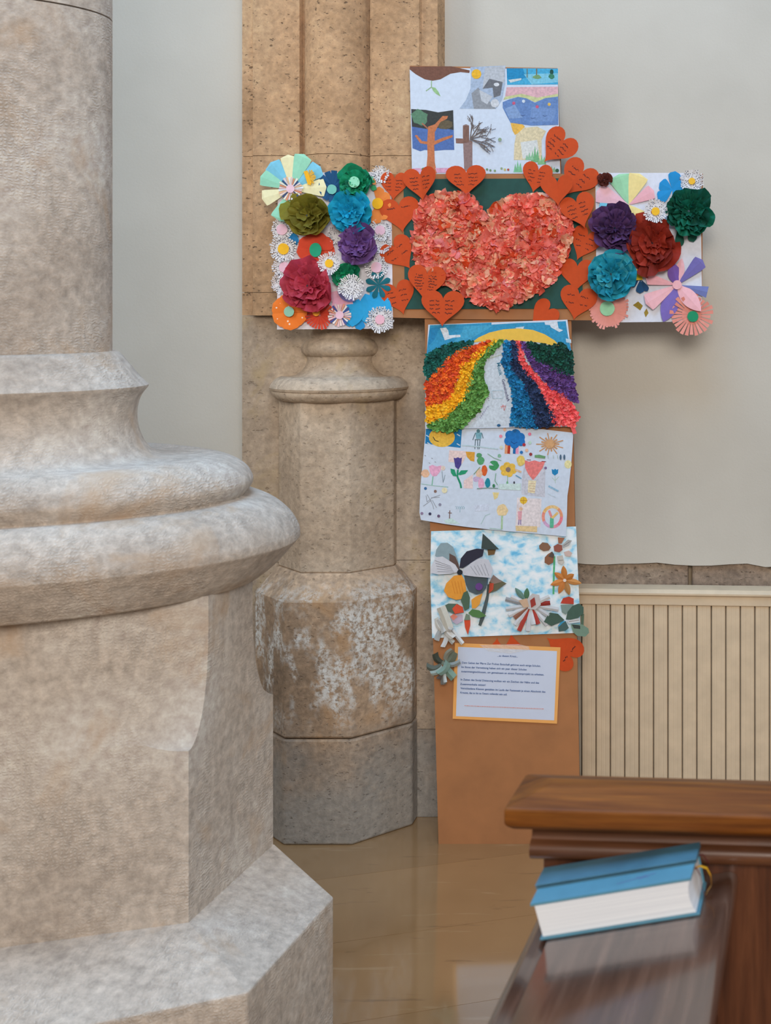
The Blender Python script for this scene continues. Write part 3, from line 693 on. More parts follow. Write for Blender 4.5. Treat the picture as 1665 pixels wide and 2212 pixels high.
bands = [
 ('dark_green_tissue', [(585, 255), (560, 300), (400, 370), (350, 430), (260, 520), (170, 605), (120, 520), (150, 380), (260, 320), (400, 270)], [(12, 92, 84), (10, 72, 66), (20, 104, 92)]),
 ('orange_tissue', [(560, 300), (750, 250), (690, 330), (600, 400), (480, 470), (430, 640), (380, 790), (150, 880), (135, 640), (260, 520), (380, 380)], [(232, 100, 24), (216, 76, 28), (200, 66, 34), (236, 112, 34)]),
 ('yellow_tissue', [(800, 245), (750, 320), (660, 400), (600, 500), (560, 700), (500, 800), (420, 870), (340, 960), (150, 1030), (150, 880), (370, 800), (450, 600), (480, 470), (600, 370), (700, 290)], [(240, 178, 16), (232, 162, 12), (246, 190, 40)]),
 ('green_tissue', [(870, 250), (760, 380), (690, 440), (690, 600), (735, 740), (650, 910), (480, 1070), (380, 1110), (200, 1085), (170, 1040), (340, 960), (510, 800), (570, 560), (640, 420), (800, 250)], [(96, 148, 70), (78, 128, 54), (112, 164, 84)]),
 ('blue_tissue', [(890, 250), (945, 255), (960, 520), (1060, 650), (1120, 780), (1190, 1070), (940, 1050), (970, 780), (940, 640), (860, 470)], [(12, 116, 166), (8, 98, 148), (26, 130, 180)]),
 ('navy_tissue', [(945, 260), (990, 260), (1040, 480), (1190, 660), (1300, 850), (1380, 1000), (1340, 1050), (1190, 1062), (1120, 780), (1060, 630), (960, 520)], [(30, 48, 84), (22, 38, 70), (44, 60, 98)]),
 ('pink_tissue', [(990, 255), (1030, 255), (1080, 440), (1200, 590), (1320, 700), (1450, 750), (1590, 960), (1540, 1050), (1350, 1040), (1290, 830), (1190, 640), (1100, 560), (1040, 470)], [(238, 90, 92), (226, 74, 80), (242, 110, 108)]),
 ('purple_tissue', [(1035, 265), (1100, 280), (1160, 420), (1300, 480), (1530, 590), (1580, 830), (1480, 800), (1320, 690), (1240, 610), (1110, 430)], [(92, 56, 124), (76, 46, 104), (108, 72, 140)]),
 ('deep_green_tissue', [(1095, 268), (1320, 295), (1420, 265), (1525, 370), (1535, 570), (1380, 540), (1280, 470), (1150, 400)], [(10, 70, 58), (8, 54, 46), (18, 84, 68)]),
]
a = Art(L + 0.0003)
for (nm, pg, cols) in bands: a.poly(c5(pg), cols[1])
a.build('coloured_ground', s)
for i, (nm, pg, cols) in enumerate(bands): joined_crumples(nm, scatter(c5(pg), 4.6, 420, 40 + i, 9000), 5.2, 0.0145, cols, s, 60 + i, 0.5, 1.1)
a = Art(0.016); a.poly(c5([(1490, 1020), (1530, 1010), (1565, 1120), (1530, 1128)]), (238, 100, 100)).build('tissue_strand', s, M_PAPER)

# --- children's small drawings
L3 = lambda x, y: 0.0075 + 0.003 * (y - 926) / 230
pts3 = c6([(135, 70), (480, 66), (860, 60), (1200, 70), (1530, 108), (1520, 260), (1508, 420), (1490, 600), (1474, 700), (1470, 880), (1462, 1087), (1200, 1062), (950, 1040), (740, 1020), (520, 996), (330, 970), (200, 948), (92, 930), (78, 860), (82, 740), (88, 600), (105, 420), (120, 250)])
n3 = len(pts3)
Vt = [Bp(x, y, L3(x, y) + .0006) for x, y in pts3] + [Bp(x, y, L3(x, y)) for x, y in pts3]
Ff = [tuple(range(n3))[::-1], tuple(range(n3, 2 * n3))] + [(i, (i + 1) % n3, n3 + (i + 1) % n3, n3 + i) for i in range(n3)]
s = fix_normals(mesh_obj('small_drawings_sheet', Vt, Ff, M_PAPER, None, cols=[lin(WHITE)] * len(Ff)))
tag(s, 'white sheet of many small children\'s drawings with flowers and a smiling sun', 'drawing')
LA = lambda x, y: L3(x, y) + 0.0009
def A6(): return Art(LA)
def P6(x, y): return c6([(x, y)])[0]
a = A6(); a.poly(c6([(138, 72), (478, 68), (465, 250), (130, 210)]), (22, 124, 180)); a.disc(*P6(288, 150), 28, (238, 190, 74), 21, 24)
for (x, y) in ((140, 130), (150, 200), (430, 120), (430, 210)): a.line(c6([(x, y), (x + 30, y + 18)]), 2, (210, 224, 234))
a.line(c6([(205, 145), (225, 180), (258, 190)]), 1.6, (50, 44, 40)); a.line(c6([(285, 80), (285, 105), (310, 105)]), 1.2, (50, 44, 40)); a.build('sun_drawing', s)
a = A6(); a.poly(c6([(605, 105), (665, 105), (660, 165), (612, 165)]), (120, 170, 182)); a.disc(*P6(632, 92), 4, (90, 130, 140))
for q in ([(605, 170), (600, 262)], [(625, 170), (628, 262)], [(650, 170), (640, 262)], [(605, 110), (580, 175)], [(665, 110), (678, 160)], [(600, 172), (655, 172)]): a.line(c6(q), 1.6, (84, 112, 120))
a.line(c6([(480, 225), (650, 240), (820, 262)]), 2.5, (190, 212, 218)); a.build('robot_drawing', s)
a = A6()
for i, cc in enumerate(((232, 160, 116), (182, 56, 34), (222, 226, 232), (20, 108, 172), (240, 160, 190))): a.poly(c6([(885 + i * 26, 215), (911 + i * 26, 215), (908 + i * 26, 308), (880 + i * 26, 304)]), cc)
for (x, y, rr_) in ((930, 130, 10), (985, 120, 11), (1030, 150, 10), (920, 185, 10), (975, 180, 14), (1035, 195, 9), (975, 215, 10)): a.disc(*P6(x, y), rr_, (26, 116, 190), n=12)
a.line(c6([(940, 190), (970, 212), (1000, 195)]), 1.2, (14, 60, 120))
for (x, y, cc) in ((882, 78, (240, 190, 160)), (845, 140, (240, 140, 160)), (978, 88, (30, 100, 160)), (1118, 120, (240, 130, 160)), (1065, 220, (180, 50, 60)), (1040, 292, (40, 120, 190)), (1090, 272, (240, 190, 160)), (1128, 310, (160, 60, 60)), (1120, 200, (190, 220, 200)), (850, 245, (220, 220, 190))): a.disc(*P6(x, y), 3.6, cc, n=9)
a.build('rainbow_cloud_drawing', s)
a = A6()
for q in range(18):
    an = q * 2 * math.pi / 18; R = 30 if q % 2 else 20; x, y = P6(1310, 215); a.line([(x, y), (x + R * math.cos(an), y + R * .8 * math.sin(an))], 2.2 if q % 2 else 3.4, (206, 152, 104))
a.disc(*P6(1308, 212), 10, (214, 164, 116)); a.poly(c6([(1165, 318), (1210, 314), (1268, 330), (1262, 350), (1165, 340)]), (110, 160, 110))
for x in (1410, 1445): a.disc(*P6(x, 338), 2.2, (80, 106, 130), 6)
for x in (1290, 1340, 1380): a.line(c6([(x, 320), (x + 4, 350)]), 1, (160, 180, 160))
a.build('star_sun_drawing', s)
a = A6(); a.disc(*P6(132, 492), 9, (236, 190, 156), 9, jit=.1); a.poly(c6([(165, 425), (200, 410), (240, 425), (285, 415), (275, 470), (240, 515), (205, 520), (180, 490)]), (240, 176, 206)); a.line(c6([(205, 520), (196, 605)]), 2, (130, 190, 160)); a.line(c6([(95, 590), (200, 605), (350, 620)]), 1.4, (160, 200, 190))
for q in ([(290, 470), (300, 570)], [(320, 505), (300, 580)]): a.line(c6(q), 1.1, (130, 150, 160))
for (x, y) in ((165, 390), (190, 345), (220, 380), (125, 320)): a.line(c6([(x, y), (x + 14, y + 6)]), 1, (130, 130, 140))
a.disc(*P6(300, 440), 5, (234, 214, 200)); a.build('pink_flower_drawing', s)
a = A6(); a.poly(c6([(358, 272), (515, 282), (520, 330), (480, 400), (350, 380)]), (238, 212, 206)); a.poly(c6([(495, 560), (580, 500), (582, 635), (495, 630)]), (238, 212, 208)); a.poly(c6([(513, 285), (600, 290), (595, 380), (560, 372), (525, 335)]), (228, 164, 60))
a.poly(c6([(400, 342), (420, 348), (440, 338), (460, 348), (478, 340), (472, 410), (445, 455), (415, 430)]), (78, 66, 140)); a.line(c6([(440, 455), (435, 520), (465, 590), (472, 630)]), 4, (30, 150, 110)); a.poly(c6([(370, 445), (410, 455), (430, 520), (395, 515), (375, 485)]), (36, 154, 112)); a.poly(c6([(440, 500), (470, 462), (538, 460), (510, 495), (460, 508)]), (36, 154, 112)); a.build('tulip_drawing', s)
a = A6()
for (x, y, rx_, ry_, cc) in ((690, 465, 6.5, 12, (222, 98, 40)), (640, 490, 7, 10, (236, 200, 170)), (618, 545, 8, 6, (206, 182, 214)), (660, 585, 6.5, 12, (238, 176, 204)), (722, 580, 6, 10, (24, 140, 160)), (780, 415, 11, 11, (64, 156, 96)), (655, 370, 8, 9, (90, 164, 110)), (640, 320, 6, 5, (90, 160, 110)), (832, 325, 4, 4, (140, 190, 160)), (780, 608, 3, 4, (60, 130, 90))): a.disc(*P6(x, y), rx_, cc, ry_, jit=.08)
a.poly(c6([(735, 415), (780, 418), (740, 385)]), WHITE); a.line(c6([(590, 500), (650, 430)]), 1.4, (120, 160, 120)); a.line(c6([(720, 305), (780, 345), (850, 372)]), 1.2, (120, 170, 130)); a.line(c6([(800, 490), (790, 560), (815, 600)]), 1.6, (130, 180, 150)); a.line(c6([(620, 635), (720, 628), (820, 632)]), 1.6, (120, 150, 140)); a.build('leafy_flower_drawing', s)
a = A6(); fx, fy = P6(915, 455)
for q in range(6): an = q * math.pi / 3 + .3; a.disc(fx + 11 * math.cos(an), fy + 10 * math.sin(an), 7.5, (238, 192, 76), 6.5)
a.disc(fx, fy, 5.5, (140, 120, 110)); a.line(c6([(910, 510), (908, 600)]), 1.4, (150, 190, 150)); a.disc(*P6(907, 585), 2.2, (120, 180, 130), 5); a.poly(c6([(825, 590), (1035, 585), (1035, 650), (825, 640)]), (208, 228, 224)); a.line(c6([(980, 455), (1040, 478)]), 4, (232, 196, 160)); a.line(c6([(985, 508), (1040, 540)]), 2.4, (110, 160, 190)); a.disc(*P6(1035, 370), 9, (236, 206, 110), 12, jit=.1); a.disc(*P6(972, 578), 2, (80, 80, 90), 3); a.build('yellow_flower_drawing', s)
a = A6(); a.poly(c6([(1045, 540), (1070, 400), (1265, 400), (1262, 715), (1042, 690)]), (206, 206, 216)); a.poly(c6([(1070, 365), (1110, 380), (1165, 368), (1210, 382), (1265, 375), (1240, 440), (1190, 510), (1150, 555), (1105, 500), (1075, 440)]), (238, 130, 126)); a.poly(c6([(1105, 555), (1180, 560), (1165, 680), (1100, 670)]), (236, 222, 184))
for q in range(4): a.line(c6([(1115, 585 + q * 24), (1170, 588 + q * 24)]), 0.9, (214, 170, 150))
a.line(c6([(1090, 362), (1130, 364)]), 1.4, (150, 60, 70)); a.line(c6([(1230, 376), (1272, 380)]), 1.4, (150, 60, 70)); a.build('heart_drawing', s)
a = A6(); a.poly(c6([(1325, 450), (1345, 458), (1358, 446), (1370, 458), (1388, 450), (1385, 490), (1355, 512), (1330, 492)]), (32, 136, 190)); a.line(c6([(1356, 512), (1360, 585)]), 1, (180, 200, 180)); a.line(c6([(1330, 530), (1356, 560), (1395, 520)]), 1, (180, 206, 186)); a.line(c6([(1295, 610), (1390, 660)]), 4, (150, 190, 216)); a.line(c6([(1290, 680), (1370, 720)]), 2, (200, 216, 230)); a.disc(*P6(1480, 405), 8, (238, 228, 170), 9); a.disc(*P6(1268, 440), 3, (130, 110, 150)); a.build('blue_tulip_drawing', s)
a = A6()
for q in ([(150, 760), (200, 720), (275, 695)], [(115, 800), (190, 745)], [(150, 690), (180, 740), (200, 780), (215, 830)], [(200, 745), (240, 815)], [(190, 720), (270, 715)], [(140, 700), (150, 760)]): a.line(c6(q), 1.3, (160, 166, 176))
for (x, y, cc) in ((135, 633, (60, 110, 160)), (228, 660, (140, 110, 100)), (272, 785, (140, 140, 160)), (102, 868, (150, 130, 160)), (178, 872, (60, 60, 90)), (260, 893, (110, 90, 120))): a.disc(*P6(x, y), 3.3, cc, n=8)
a.disc(*P6(315, 650), 6, (240, 230, 190)); a.build('pencil_star_drawing', s)
a = A6(); a.line(c6([(365, 840), (362, 918)]), 1.8, (120, 84, 70)); a.line(c6([(348, 862), (384, 866)]), 1.6, (120, 84, 70)); a.poly(c6([(310, 935), (380, 912), (465, 968), (330, 962)]), (206, 230, 224)); a.build('little_cross_drawing', s); a = A6()
for x in range(420, 510, 18): a.line(c6([(x, 800 + (x % 3) * 8), (x + 12, 815), (x + 4, 828)]), 1.2, (160, 196, 210))
a.line(c6([(462, 810), (460, 858)]), 1, (150, 190, 200)); a.build('blue_lettering', s); a = A6(); a.line(c6([(660, 970), (700, 890), (745, 872)]), 1.4, (176, 206, 204)); a.poly(c6([(590, 790), (740, 780), (730, 840), (600, 850)]), (214, 222, 238)); a.build('pale_landscape_drawing', s)
a = A6(); a.poly(c6([(768, 670), (830, 672), (815, 720), (785, 740)]), (238, 216, 150)); a.disc(*P6(858, 840), 12.5, (240, 212, 162), 13, jit=.12); a.line(c6([(858, 890), (855, 1015)]), 4, (176, 206, 164)); a.line(c6([(740, 1008), (860, 1022)]), 1.2, (150, 190, 170)); a.build('dandelion_drawing', s)
a = A6(); a.poly(c6([(1000, 720), (1230, 730), (1220, 1000), (985, 990)]), (234, 222, 222)); a.disc(*P6(1060, 745), 8, (240, 196, 60), 8); a.line(c6([(1060, 715), (1058, 790)]), 1.3, (210, 150, 40)); a.line(c6([(1028, 748), (1098, 746)]), 1.3, (210, 150, 40)); a.poly(c6([(1005, 850), (1048, 845), (1040, 930), (1010, 930)]), (230, 168, 176)); a.disc(*P6(1036, 825), 4, (230, 190, 160)); a.line(c6([(1018, 930), (1014, 975)]), 2.4, (160, 140, 180)); a.line(c6([(1034, 930), (1034, 975)]), 2.4, (160, 140, 180)); a.poly(c6([(985, 985), (1190, 990), (1188, 1045), (990, 1032)]), (234, 204, 152)); a.build('figure_with_balloon_drawing', s)
a = A6(); cxx, cyy = P6(1332, 900)
for q in range(28):
    an = q * 2 * math.pi / 28; an2 = an + 2 * math.pi / 28; cc = [(238, 128, 140), (236, 150, 170), (214, 170, 206), (238, 150, 130), (240, 190, 120), (236, 200, 140), (238, 160, 120)][q % 7 if False else int(q / 4)]
    a.poly([(cxx + 23 * math.cos(an), cyy + 25 * math.sin(an)), (cxx + 23 * math.cos(an2), cyy + 25 * math.sin(an2)), (cxx + 16.5 * math.cos(an2), cyy + 18.5 * math.sin(an2)), (cxx + 16.5 * math.cos(an), cyy + 18.5 * math.sin(an))], cc); a.k -= 1
a.k += 1; a.poly(c6([(1308, 1005), (1310, 905), (1345, 905), (1345, 1005)]), (96, 186, 150)); a.line(c6([(1328, 910), (1300, 840)]), 5, (238, 150, 150)); a.line(c6([(1330, 912), (1385, 860)]), 5, (236, 196, 120)); a.build('round_tree_drawing', s)

# --- watercolour sheet
s = sheet('watercolour_sheet', c7([(95, 75), (780, 55), (1465, 30), (1480, 380), (1510, 1035), (800, 1060), (105, 1085), (88, 500)]), 0.004, 'blue and white dabbed watercolour sheet under the magazine cutting flowers', M_WATER, None, 'painting')
a = Art(0.0053); a.line(c7([(1262, 310), (1256, 480), (1252, 670)]), 4, (90, 186, 130)); a.build('painted_stem', s)

# --- printed notice
s = sheet('printed_notice', c8([(320, 168), (1318, 210), (1285, 932), (298, 885)]), 0.0025, 'laminated white notice with blue print and an orange border', M_GLOSS, (238, 170, 92), 'notice')
a = Art(0.0033); a.poly(c8([(350, 205), (1285, 245), (1258, 900), (330, 860)]), (204, 212, 230)); a.build('white_panel', s, M_GLOSS)
ct = cvt(6.9375, 975, 1380); cu_ = cvt(6.9375, 975, 1460)
a = Art(0.0036); INK = (38, 82, 138)
for cvx, t, p, q in ((ct, '...zu diesem Kreuz...', (690, 262), (995, 272)), (ct, 'Dem Gebiet der Pfarre Zur Frohen Botschaft gehören auch einige Schulen.', (160, 365), (1340, 416)),
    (ct, 'Im Sinne der Vernetzung haben sich ein paar dieser Schulen', (150, 430), (1130, 470)), (ct, 'zusammengeschlossen, um gemeinsam an einem Fastenprojekt zu arbeiten.', (150, 495), (1390, 546)),
    (cu_, 'In Zeiten des Social Distancing wollten wir ein Zeichen der Nähe und des', (140, 62), (1315, 113)), (cu_, 'Zusammenhalts setzen!', (135, 130), (515, 145)),
    (cu_, 'Verschiedene Klassen gestalten im Laufe der Fastenzeit je einen Abschnitt des', (140, 193), (1410, 247)), (cu_, 'Kreuzes, das so bis zu Ostern vollendet sein soll.', (135, 257), (838, 287))):
    (xa, ya), (xb, yb) = cvx([p])[0], cvx([q])[0]; a.text(t, xa, ya, xb, yb, 4.2, INK)
(xa, ya), (xb, yb) = cu_([(200, 440)])[0], cu_([(1385, 490)])[0]
rt = random.Random(8); t = 0.0
while t < 1:
    d = rt.uniform(.01, .035); a.line([(xa + (xb - xa) * t, ya + (yb - ya) * t), (xa + (xb - xa) * min(t + d, 1), ya + (yb - ya) * min(t + d, 1))], 1.5, (214, 150, 144)); a.k -= 1; t += d + .006
a.build('print', s, M_INK)['kind'] = 'stuff'
tp = Art(0.0042); tp.poly(ct([(420, 85), (1010, 75), (1160, 110), (1180, 160), (880, 215), (560, 180)]), (230, 220, 210)); tp.build('clear_tape', s, M_TAPE)

# ------------------------------------------------------------------ paper flower kit
def strip_petal(name, base, tip, width, col, l0, l1, parent, shape='leaf', ridge=0.0, mat=None, n=9, skew=0.0, col2=None, split=0.5):
    """a cut petal: px base, px tip, px width; lifts at base and tip; a crease along its axis"""
    bx, by = base; tx, ty = tip; Ln = math.hypot(tx - bx, ty - by) or 1; ex, ey = (tx - bx) / Ln, (ty - by) / Ln; nx, ny = -ey, ex
    V = []; Fc = []; Cc = []
    for i in range(n + 1):
        t = i / n
        if shape == 'leaf': w = math.sin(math.pi * t) ** 0.8
        elif shape == 'round': w = (math.sin(math.pi * min(t * 0.62, 1) / 1.24) if t < 0.7 else math.sqrt(max(0, 1 - ((t - 0.62) / 0.38) ** 2))) if True else 0
        elif shape == 'fan': w = t ** 0.9 if t < 0.86 else max(0.0, 1 - ((t - 0.86) / 0.14) ** 2) ** 0.5 * 0.95
        elif shape == 'strip': w = 1.0
        elif shape == 'tri': w = t
        else: w = 1 - t
        w = max(w, 0.02) * width / 2
        for sgn in (-1, 0, 1):
            x = bx + ex * Ln * t + nx * w * sgn + nx * skew * width * math.sin(math.pi * t); y = by + ey * Ln * t + ny * w * sgn + ny * skew * width * math.sin(math.pi * t)
            V.append(Bp(x, y, l0 + (l1 - l0) * t + (ridge * w * MPP if sgn == 0 else 0)))
    for i in range(n):
        for q in (0, 1): b = i * 3 + q; Fc.append((b, b + 1, b + 4, b + 3)); Cc.append(lin(col2 if col2 and i / n >= split else col))
    return mesh_obj(name, V, Fc, mat or M_PAPER, parent, cols=Cc)
def disc_part(name, x, y, r, col, lift, parent, ry=None, n=18, jit=0.03, th=0.0007):
    rr_ = random.Random(int(x * 7 + y)); ry = ry or r
    pts = [(x + r * (1 + rr_.uniform(-jit, jit)) * math.cos(2 * math.pi * q / n), y + ry * (1 + rr_.uniform(-jit, jit)) * math.sin(2 * math.pi * q / n)) for q in range(n)]
    return prism(name, pts, lift, th, M_PAPER, parent, col)
def fringe_part(name, x, y, r, cols, lift, parent, n=30, rise=0.006, mat=None, r0=0.18, fill=0.8, seed=1, arc=(0, 360), solid=0.6):
    """a disc of paper with a cut fringe: solid inner disc, separate narrow strips at the rim"""
    rr_ = random.Random(seed); V = []; Fc = []; Cc = []
    a0, a1 = math.radians(arc[0]), math.radians(arc[1])
    for i in range(n):
        m = a0 + (a1 - a0) * (i + 0.5) / n; hw = (a1 - a0) / n / 2 * fill; full = (a1 - a0) / n / 2
        R = r * rr_.uniform(0.88, 1.06); u = rise * rr_.uniform(0.3, 1.2); c = lin(cols[i % len(cols)]); b = len(V); ri = r * solid
        def q(rad, an, l): return Bp(x + rad * math.cos(an), y + rad * math.sin(an), lift + l)
        V += [q(r * r0 * .1, m, 0), q(ri, m - full, u * .25), q(ri, m + full, u * .25), q(ri, m - hw, u * .25), q(R, m - hw * .9, u), q(R, m + hw * .9, u), q(ri, m + hw, u * .25)]
        Fc += [(b, b + 1, b + 2), (b + 3, b + 4, b + 5, b + 6)]; Cc += [c, c]
    return mesh_obj(name, V, Fc, mat or M_PAPER, parent, cols=Cc)
def thing(name, x, y, lift, label, cat='paper flower', group=None):
    o = empty(name, Bp(x, y, lift)); tag(o, label, cat, group); return o
def daisy(x, y, r, centre, lift, label, cr=0.42, seed=1, n=30):
    o = thing('speckled_daisy', x, y, lift, label, 'paper flower', 'black speckled white paper daisies')
    fringe_part('fringe', x, y, r, [(255, 255, 255)], lift, o, n, 0.008, M_SPECK, seed=seed)
    if centre: disc_part('flower_centre', x, y, r * cr, centre, lift + 0.0035, o)
    return o
def ruffle_mesh(seed, wave=3.0, amp=0.16, lobe=0.0):
    rr_ = random.Random(seed); nu, nv = 9, 6; V = []; Fc = []; ph = rr_.uniform(0, 6)
    for j in range(nv):
        t = j / (nv - 1)
        for i in range(nu):
            s_ = i / (nu - 1) * 2 - 1; R = 0.12 + 0.88 * t; R *= 1 - 0.16 * abs(s_) ** 2.5 + lobe * math.cos(s_ * 3 * math.pi) * t * 0.1
            an = s_ * 0.76; ru = amp * t * math.sin(wave * s_ * 2.2 + ph) + rr_.uniform(-.05, .05) * t
            V.append((R * math.cos(an), R * math.sin(an) * 1.05, 0.22 * t * t + ru))
    for j in range(nv - 1):
        for i in range(nu - 1): q = j * nu + i; Fc.append((q, q + 1, q + nu + 1, q + nu))
    me = bpy.data.meshes.new('petal'); me.from_pydata(V, [], Fc); me.materials.append(M_TISSUE)
    for p in me.polygons: p.use_smooth = True
    me.update(); return me
RUF = [ruffle_mesh(100 + i, 2.2 + 0.4 * i, 0.13 + 0.02 * i) for i in range(6)]
def pompom(x, y, r, col, lift, label, ry=None, name='tissue_flower', dense=1.0, seed=0, wild=1.0, cols=None, sharp=1.0):
    rr_ = random.Random(seed); o = thing(name, x, y, lift, label, 'paper flower', 'tissue paper flowers on the cross arms')
    ky = (ry or r) / r; org = Vector(o.location); lift += 0.007
    layers = [(8, 1.12, 0.02, 0.000), (7, 0.94, 0.12, 0.005), (5, 0.76, 0.25, 0.009), (4, 0.56, 0.42, 0.012), (3, 0.40, 0.65, 0.014)]
    for (n, sc_, tilt, lf) in layers:
        n = max(3, int(round(n * dense))); off = rr_.uniform(0, 6)
        for i in range(n):
            an = off + 2 * math.pi * i / n + rr_.uniform(-.25, .25) * wild; s_ = r * MPP * sc_ * rr_.uniform(0.85, 1.1)
            R0 = Matrix((ub, wb, nb)).transposed().to_4x4()
            M = Matrix.Translation(Bp(x, y, lift + lf + rr_.uniform(0, .003)) - org) @ R0 @ Matrix.Diagonal((1, ky, 1, 1)) @ Matrix.Rotation(an, 4, 'Z') @ Matrix.Rotation(-tilt * rr_.uniform(.7, 1.2), 4, 'Y') @ Matrix.Rotation(rr_.uniform(-.35, .35) * wild, 4, 'X') @ Matrix.Diagonal((s_, s_ * rr_.uniform(.8, 1.1) * sharp, s_ * rr_.uniform(.8, 1.3), 1))
            p = link('petal', rr_.choice(RUF), o); p.matrix_local = M
            c = lin(rr_.choice(cols) if cols else col); k2 = rr_.uniform(1.15, 1.6); p.color = (c[0] * k2, c[1] * k2, c[2] * k2, 1)
    return o
def P2(x, y): return c2([(x, y)])[0]
def P4(x, y): return c4([(x, y)])[0]

# ------------------------------------------------------------------ left arm
LB = 0.0065
s = sheet('backing_sheet', [(602, 374), (846, 372), (850, 710), (600, 712)], LB - 0.0004, 'white backing sheet almost hidden under crowded paper flowers', col=(228, 222, 228), cat='paper sheet')
# pastel pinwheel
px_, py_ = P2(380, 470)
o = thing('pastel_pinwheel_flower', px_, py_, 0.012, 'large pastel pinwheel flower of mint, cream and sky blue petals')
CREAM, MINT, SKY = (238, 230, 184), (152, 216, 186), (124, 198, 222)
for (dx, dy, w, cc, lf) in ((-35, -385, 165, CREAM, .004), (150, -390, 190, MINT, .006), (330, -250, 190, SKY, .004), (400, -20, 190, CREAM, .007), (-120, 360, 230, MINT, .005), (-325, 110, 170, CREAM, .004), (-340, -140, 170, MINT, .006), (-230, -300, 185, SKY, .003)):
    strip_petal('petal', (px_, py_), P2(380 + dx, 470 + dy), w / 4.3, cc, 0.012, 0.013 + lf, o, 'fan', 0.10, n=12)
fringe_part('striped_fringe', px_, py_, 26, [(232, 196, 196), (226, 140, 110), (240, 226, 214), (50, 70, 120), (236, 208, 200), (236, 186, 150), (230, 230, 236)], 0.018, o, 28, 0.004, seed=4, solid=0.3)
disc_part('flower_centre', px_, py_, 9, (234, 196, 208), 0.0225, o)
fx_, fy_ = P2(600, 340)
o2 = thing('yellow_fringe_scrap', fx_, fy_, 0.02, 'small yellow fringed paper scrap on a sky blue petal', 'paper scrap'); fringe_part('fringe', *P2(570, 340), 18, [(242, 182, 28)], 0.021, o2, 12, 0.005, arc=(-75, 75), solid=.35); strip_petal('fold', P2(548, 270), P2(600, 420), 9, (240, 176, 24), .022, .024, o2, 'strip')
# daisies and flat flowers under the pompoms
PINKC, YELC = (234, 190, 204), (244, 186, 30)
daisy(*P2(270, 920), 24, PINKC, 0.008, 'speckled daisy with pink centre tucked beside the olive tissue flower', .5, 1)
daisy(*P2(260, 1530), 22, None, 0.0078, 'plain speckled fringe beside the crimson tissue flower without a centre', .4, 2)
daisy(*P2(300, 1345), 26, PINKC, 0.0095, 'speckled daisy with pink centre above the dotted orange flower, half under crimson tissue', .45, 3)
daisy(*P2(292, 1138), 29, YELC, 0.012, 'speckled daisy with yellow centre left of the red disc flower', .42, 4)
daisy(*P2(1370, 930), 24, PINKC, 0.009, 'speckled daisy with pink centre between the purple tissue and an orange heart', .45, 5)
daisy(*P2(1390, 1080), 22, None, 0.0085, 'speckled fringe piece without centre behind the purple tissue flower', .4, 6)
daisy(*P2(1330, 1345), 26, PINKC, 0.010, 'speckled daisy with pink centre below the purple tissue flower', .45, 7)
daisy(*P2(900, 985), 22, None, 0.0085, 'speckled fringe piece between the olive and the purple tissue flowers', .4, 8)
daisy(*P2(1375, 300), 20, None, 0.0085, 'small speckled fringe scrap above the orange flower', .4, 9, 20)
bx_, by_ = P2(400, 1020)
o = thing('blue_paper_scrap', bx_, by_, .008, 'blue paper scrap peeking out under the olive tissue flower', 'paper scrap'); strip_petal('petal', P2(330, 960), P2(460, 1060), 18, (34, 140, 200), .009, .011, o, 'leaf'); strip_petal('petal', P2(380, 980), P2(440, 1090), 14, (26, 120, 180), .010, .012, o, 'leaf')
rx_, ry_ = P2(655, 1145)
o = thing('red_disc_flower', rx_, ry_, .010, 'flat red paper flower with a green oval centre')
for q in range(9): an = q * 2 * math.pi / 9 + .2; strip_petal('petal', (rx_, ry_), (rx_ + 42 * math.cos(an), ry_ + 38 * math.sin(an)), 34, (208, 66, 34), .010 + .0004 * q, .014 + .0004 * q, o, 'round', .05)
disc_part('flower_centre', *P2(655, 1152), 13, (26, 158, 118), .0185, o, 15.5)
ox_, oy_ = P2(1345, 630)
o = thing('orange_flower', ox_, oy_, .009, 'orange paper flower with a bright yellow centre beside the cyan tissue')
for (dx, dy, w) in ((20, -190, 130), (130, -110, 120), (-40, 230, 170), (90, 180, 150), (150, 20, 120)): strip_petal('petal', (ox_, oy_), P2(1345 + dx, 630 + dy), w / 5.2, (236, 134, 58), .009, .013, o, 'round', .06)
disc_part('flower_centre', ox_, oy_, 12, (244, 180, 22), .014, o)
lx_, ly_ = P2(1270, 360)
o = thing('leaf_scrap', lx_, ly_, .012, 'green and white paper leaf scraps next to the green fringed flower', 'paper scrap')
for (p, q, cc) in (((1210, 410), (1300, 330), (132, 206, 170)), ((1240, 400), (1320, 380), (46, 150, 96)), ((1250, 340), (1330, 420), (226, 140, 70)), ((1260, 440), (1340, 470), (60, 160, 100))): strip_petal('petal', P2(*p), P2(*q), 12, cc, .013, .017, o, 'leaf')
nx_, ny_ = P2(850, 440)
o = thing('navy_fringed_flower', nx_, ny_, .011, 'navy blue fringed paper flower with a mint centre')
for q in range(12): an = q * math.pi / 6 + .1; strip_petal('petal', (nx_, ny_), (nx_ + 30 * math.cos(an), ny_ + 34 * math.sin(an)), 13, (14, 76, 122), .011 + .0003 * q, .019, o, 'strip', .2)
disc_part('flower_centre', *P2(842, 475), 10.5, (120, 194, 180), .021, o)
gx_, gy_ = P2(1110, 400)
pompom(gx_, gy_, 35, (22, 138, 100), .011, 'bright green frilly tissue flower with a pale mint centre', name='tissue_flower', seed=31, wild=1.4, cols=[(16, 140, 100), (24, 158, 116), (12, 112, 84)])
m_ = thing('mint_disc', *P2(1120, 410), .05, 'pale mint paper disc stuck in the middle of the green tissue flower', 'paper disc'); disc_part('disc', *P2(1120, 410), 12, (150, 222, 186), .046, m_)
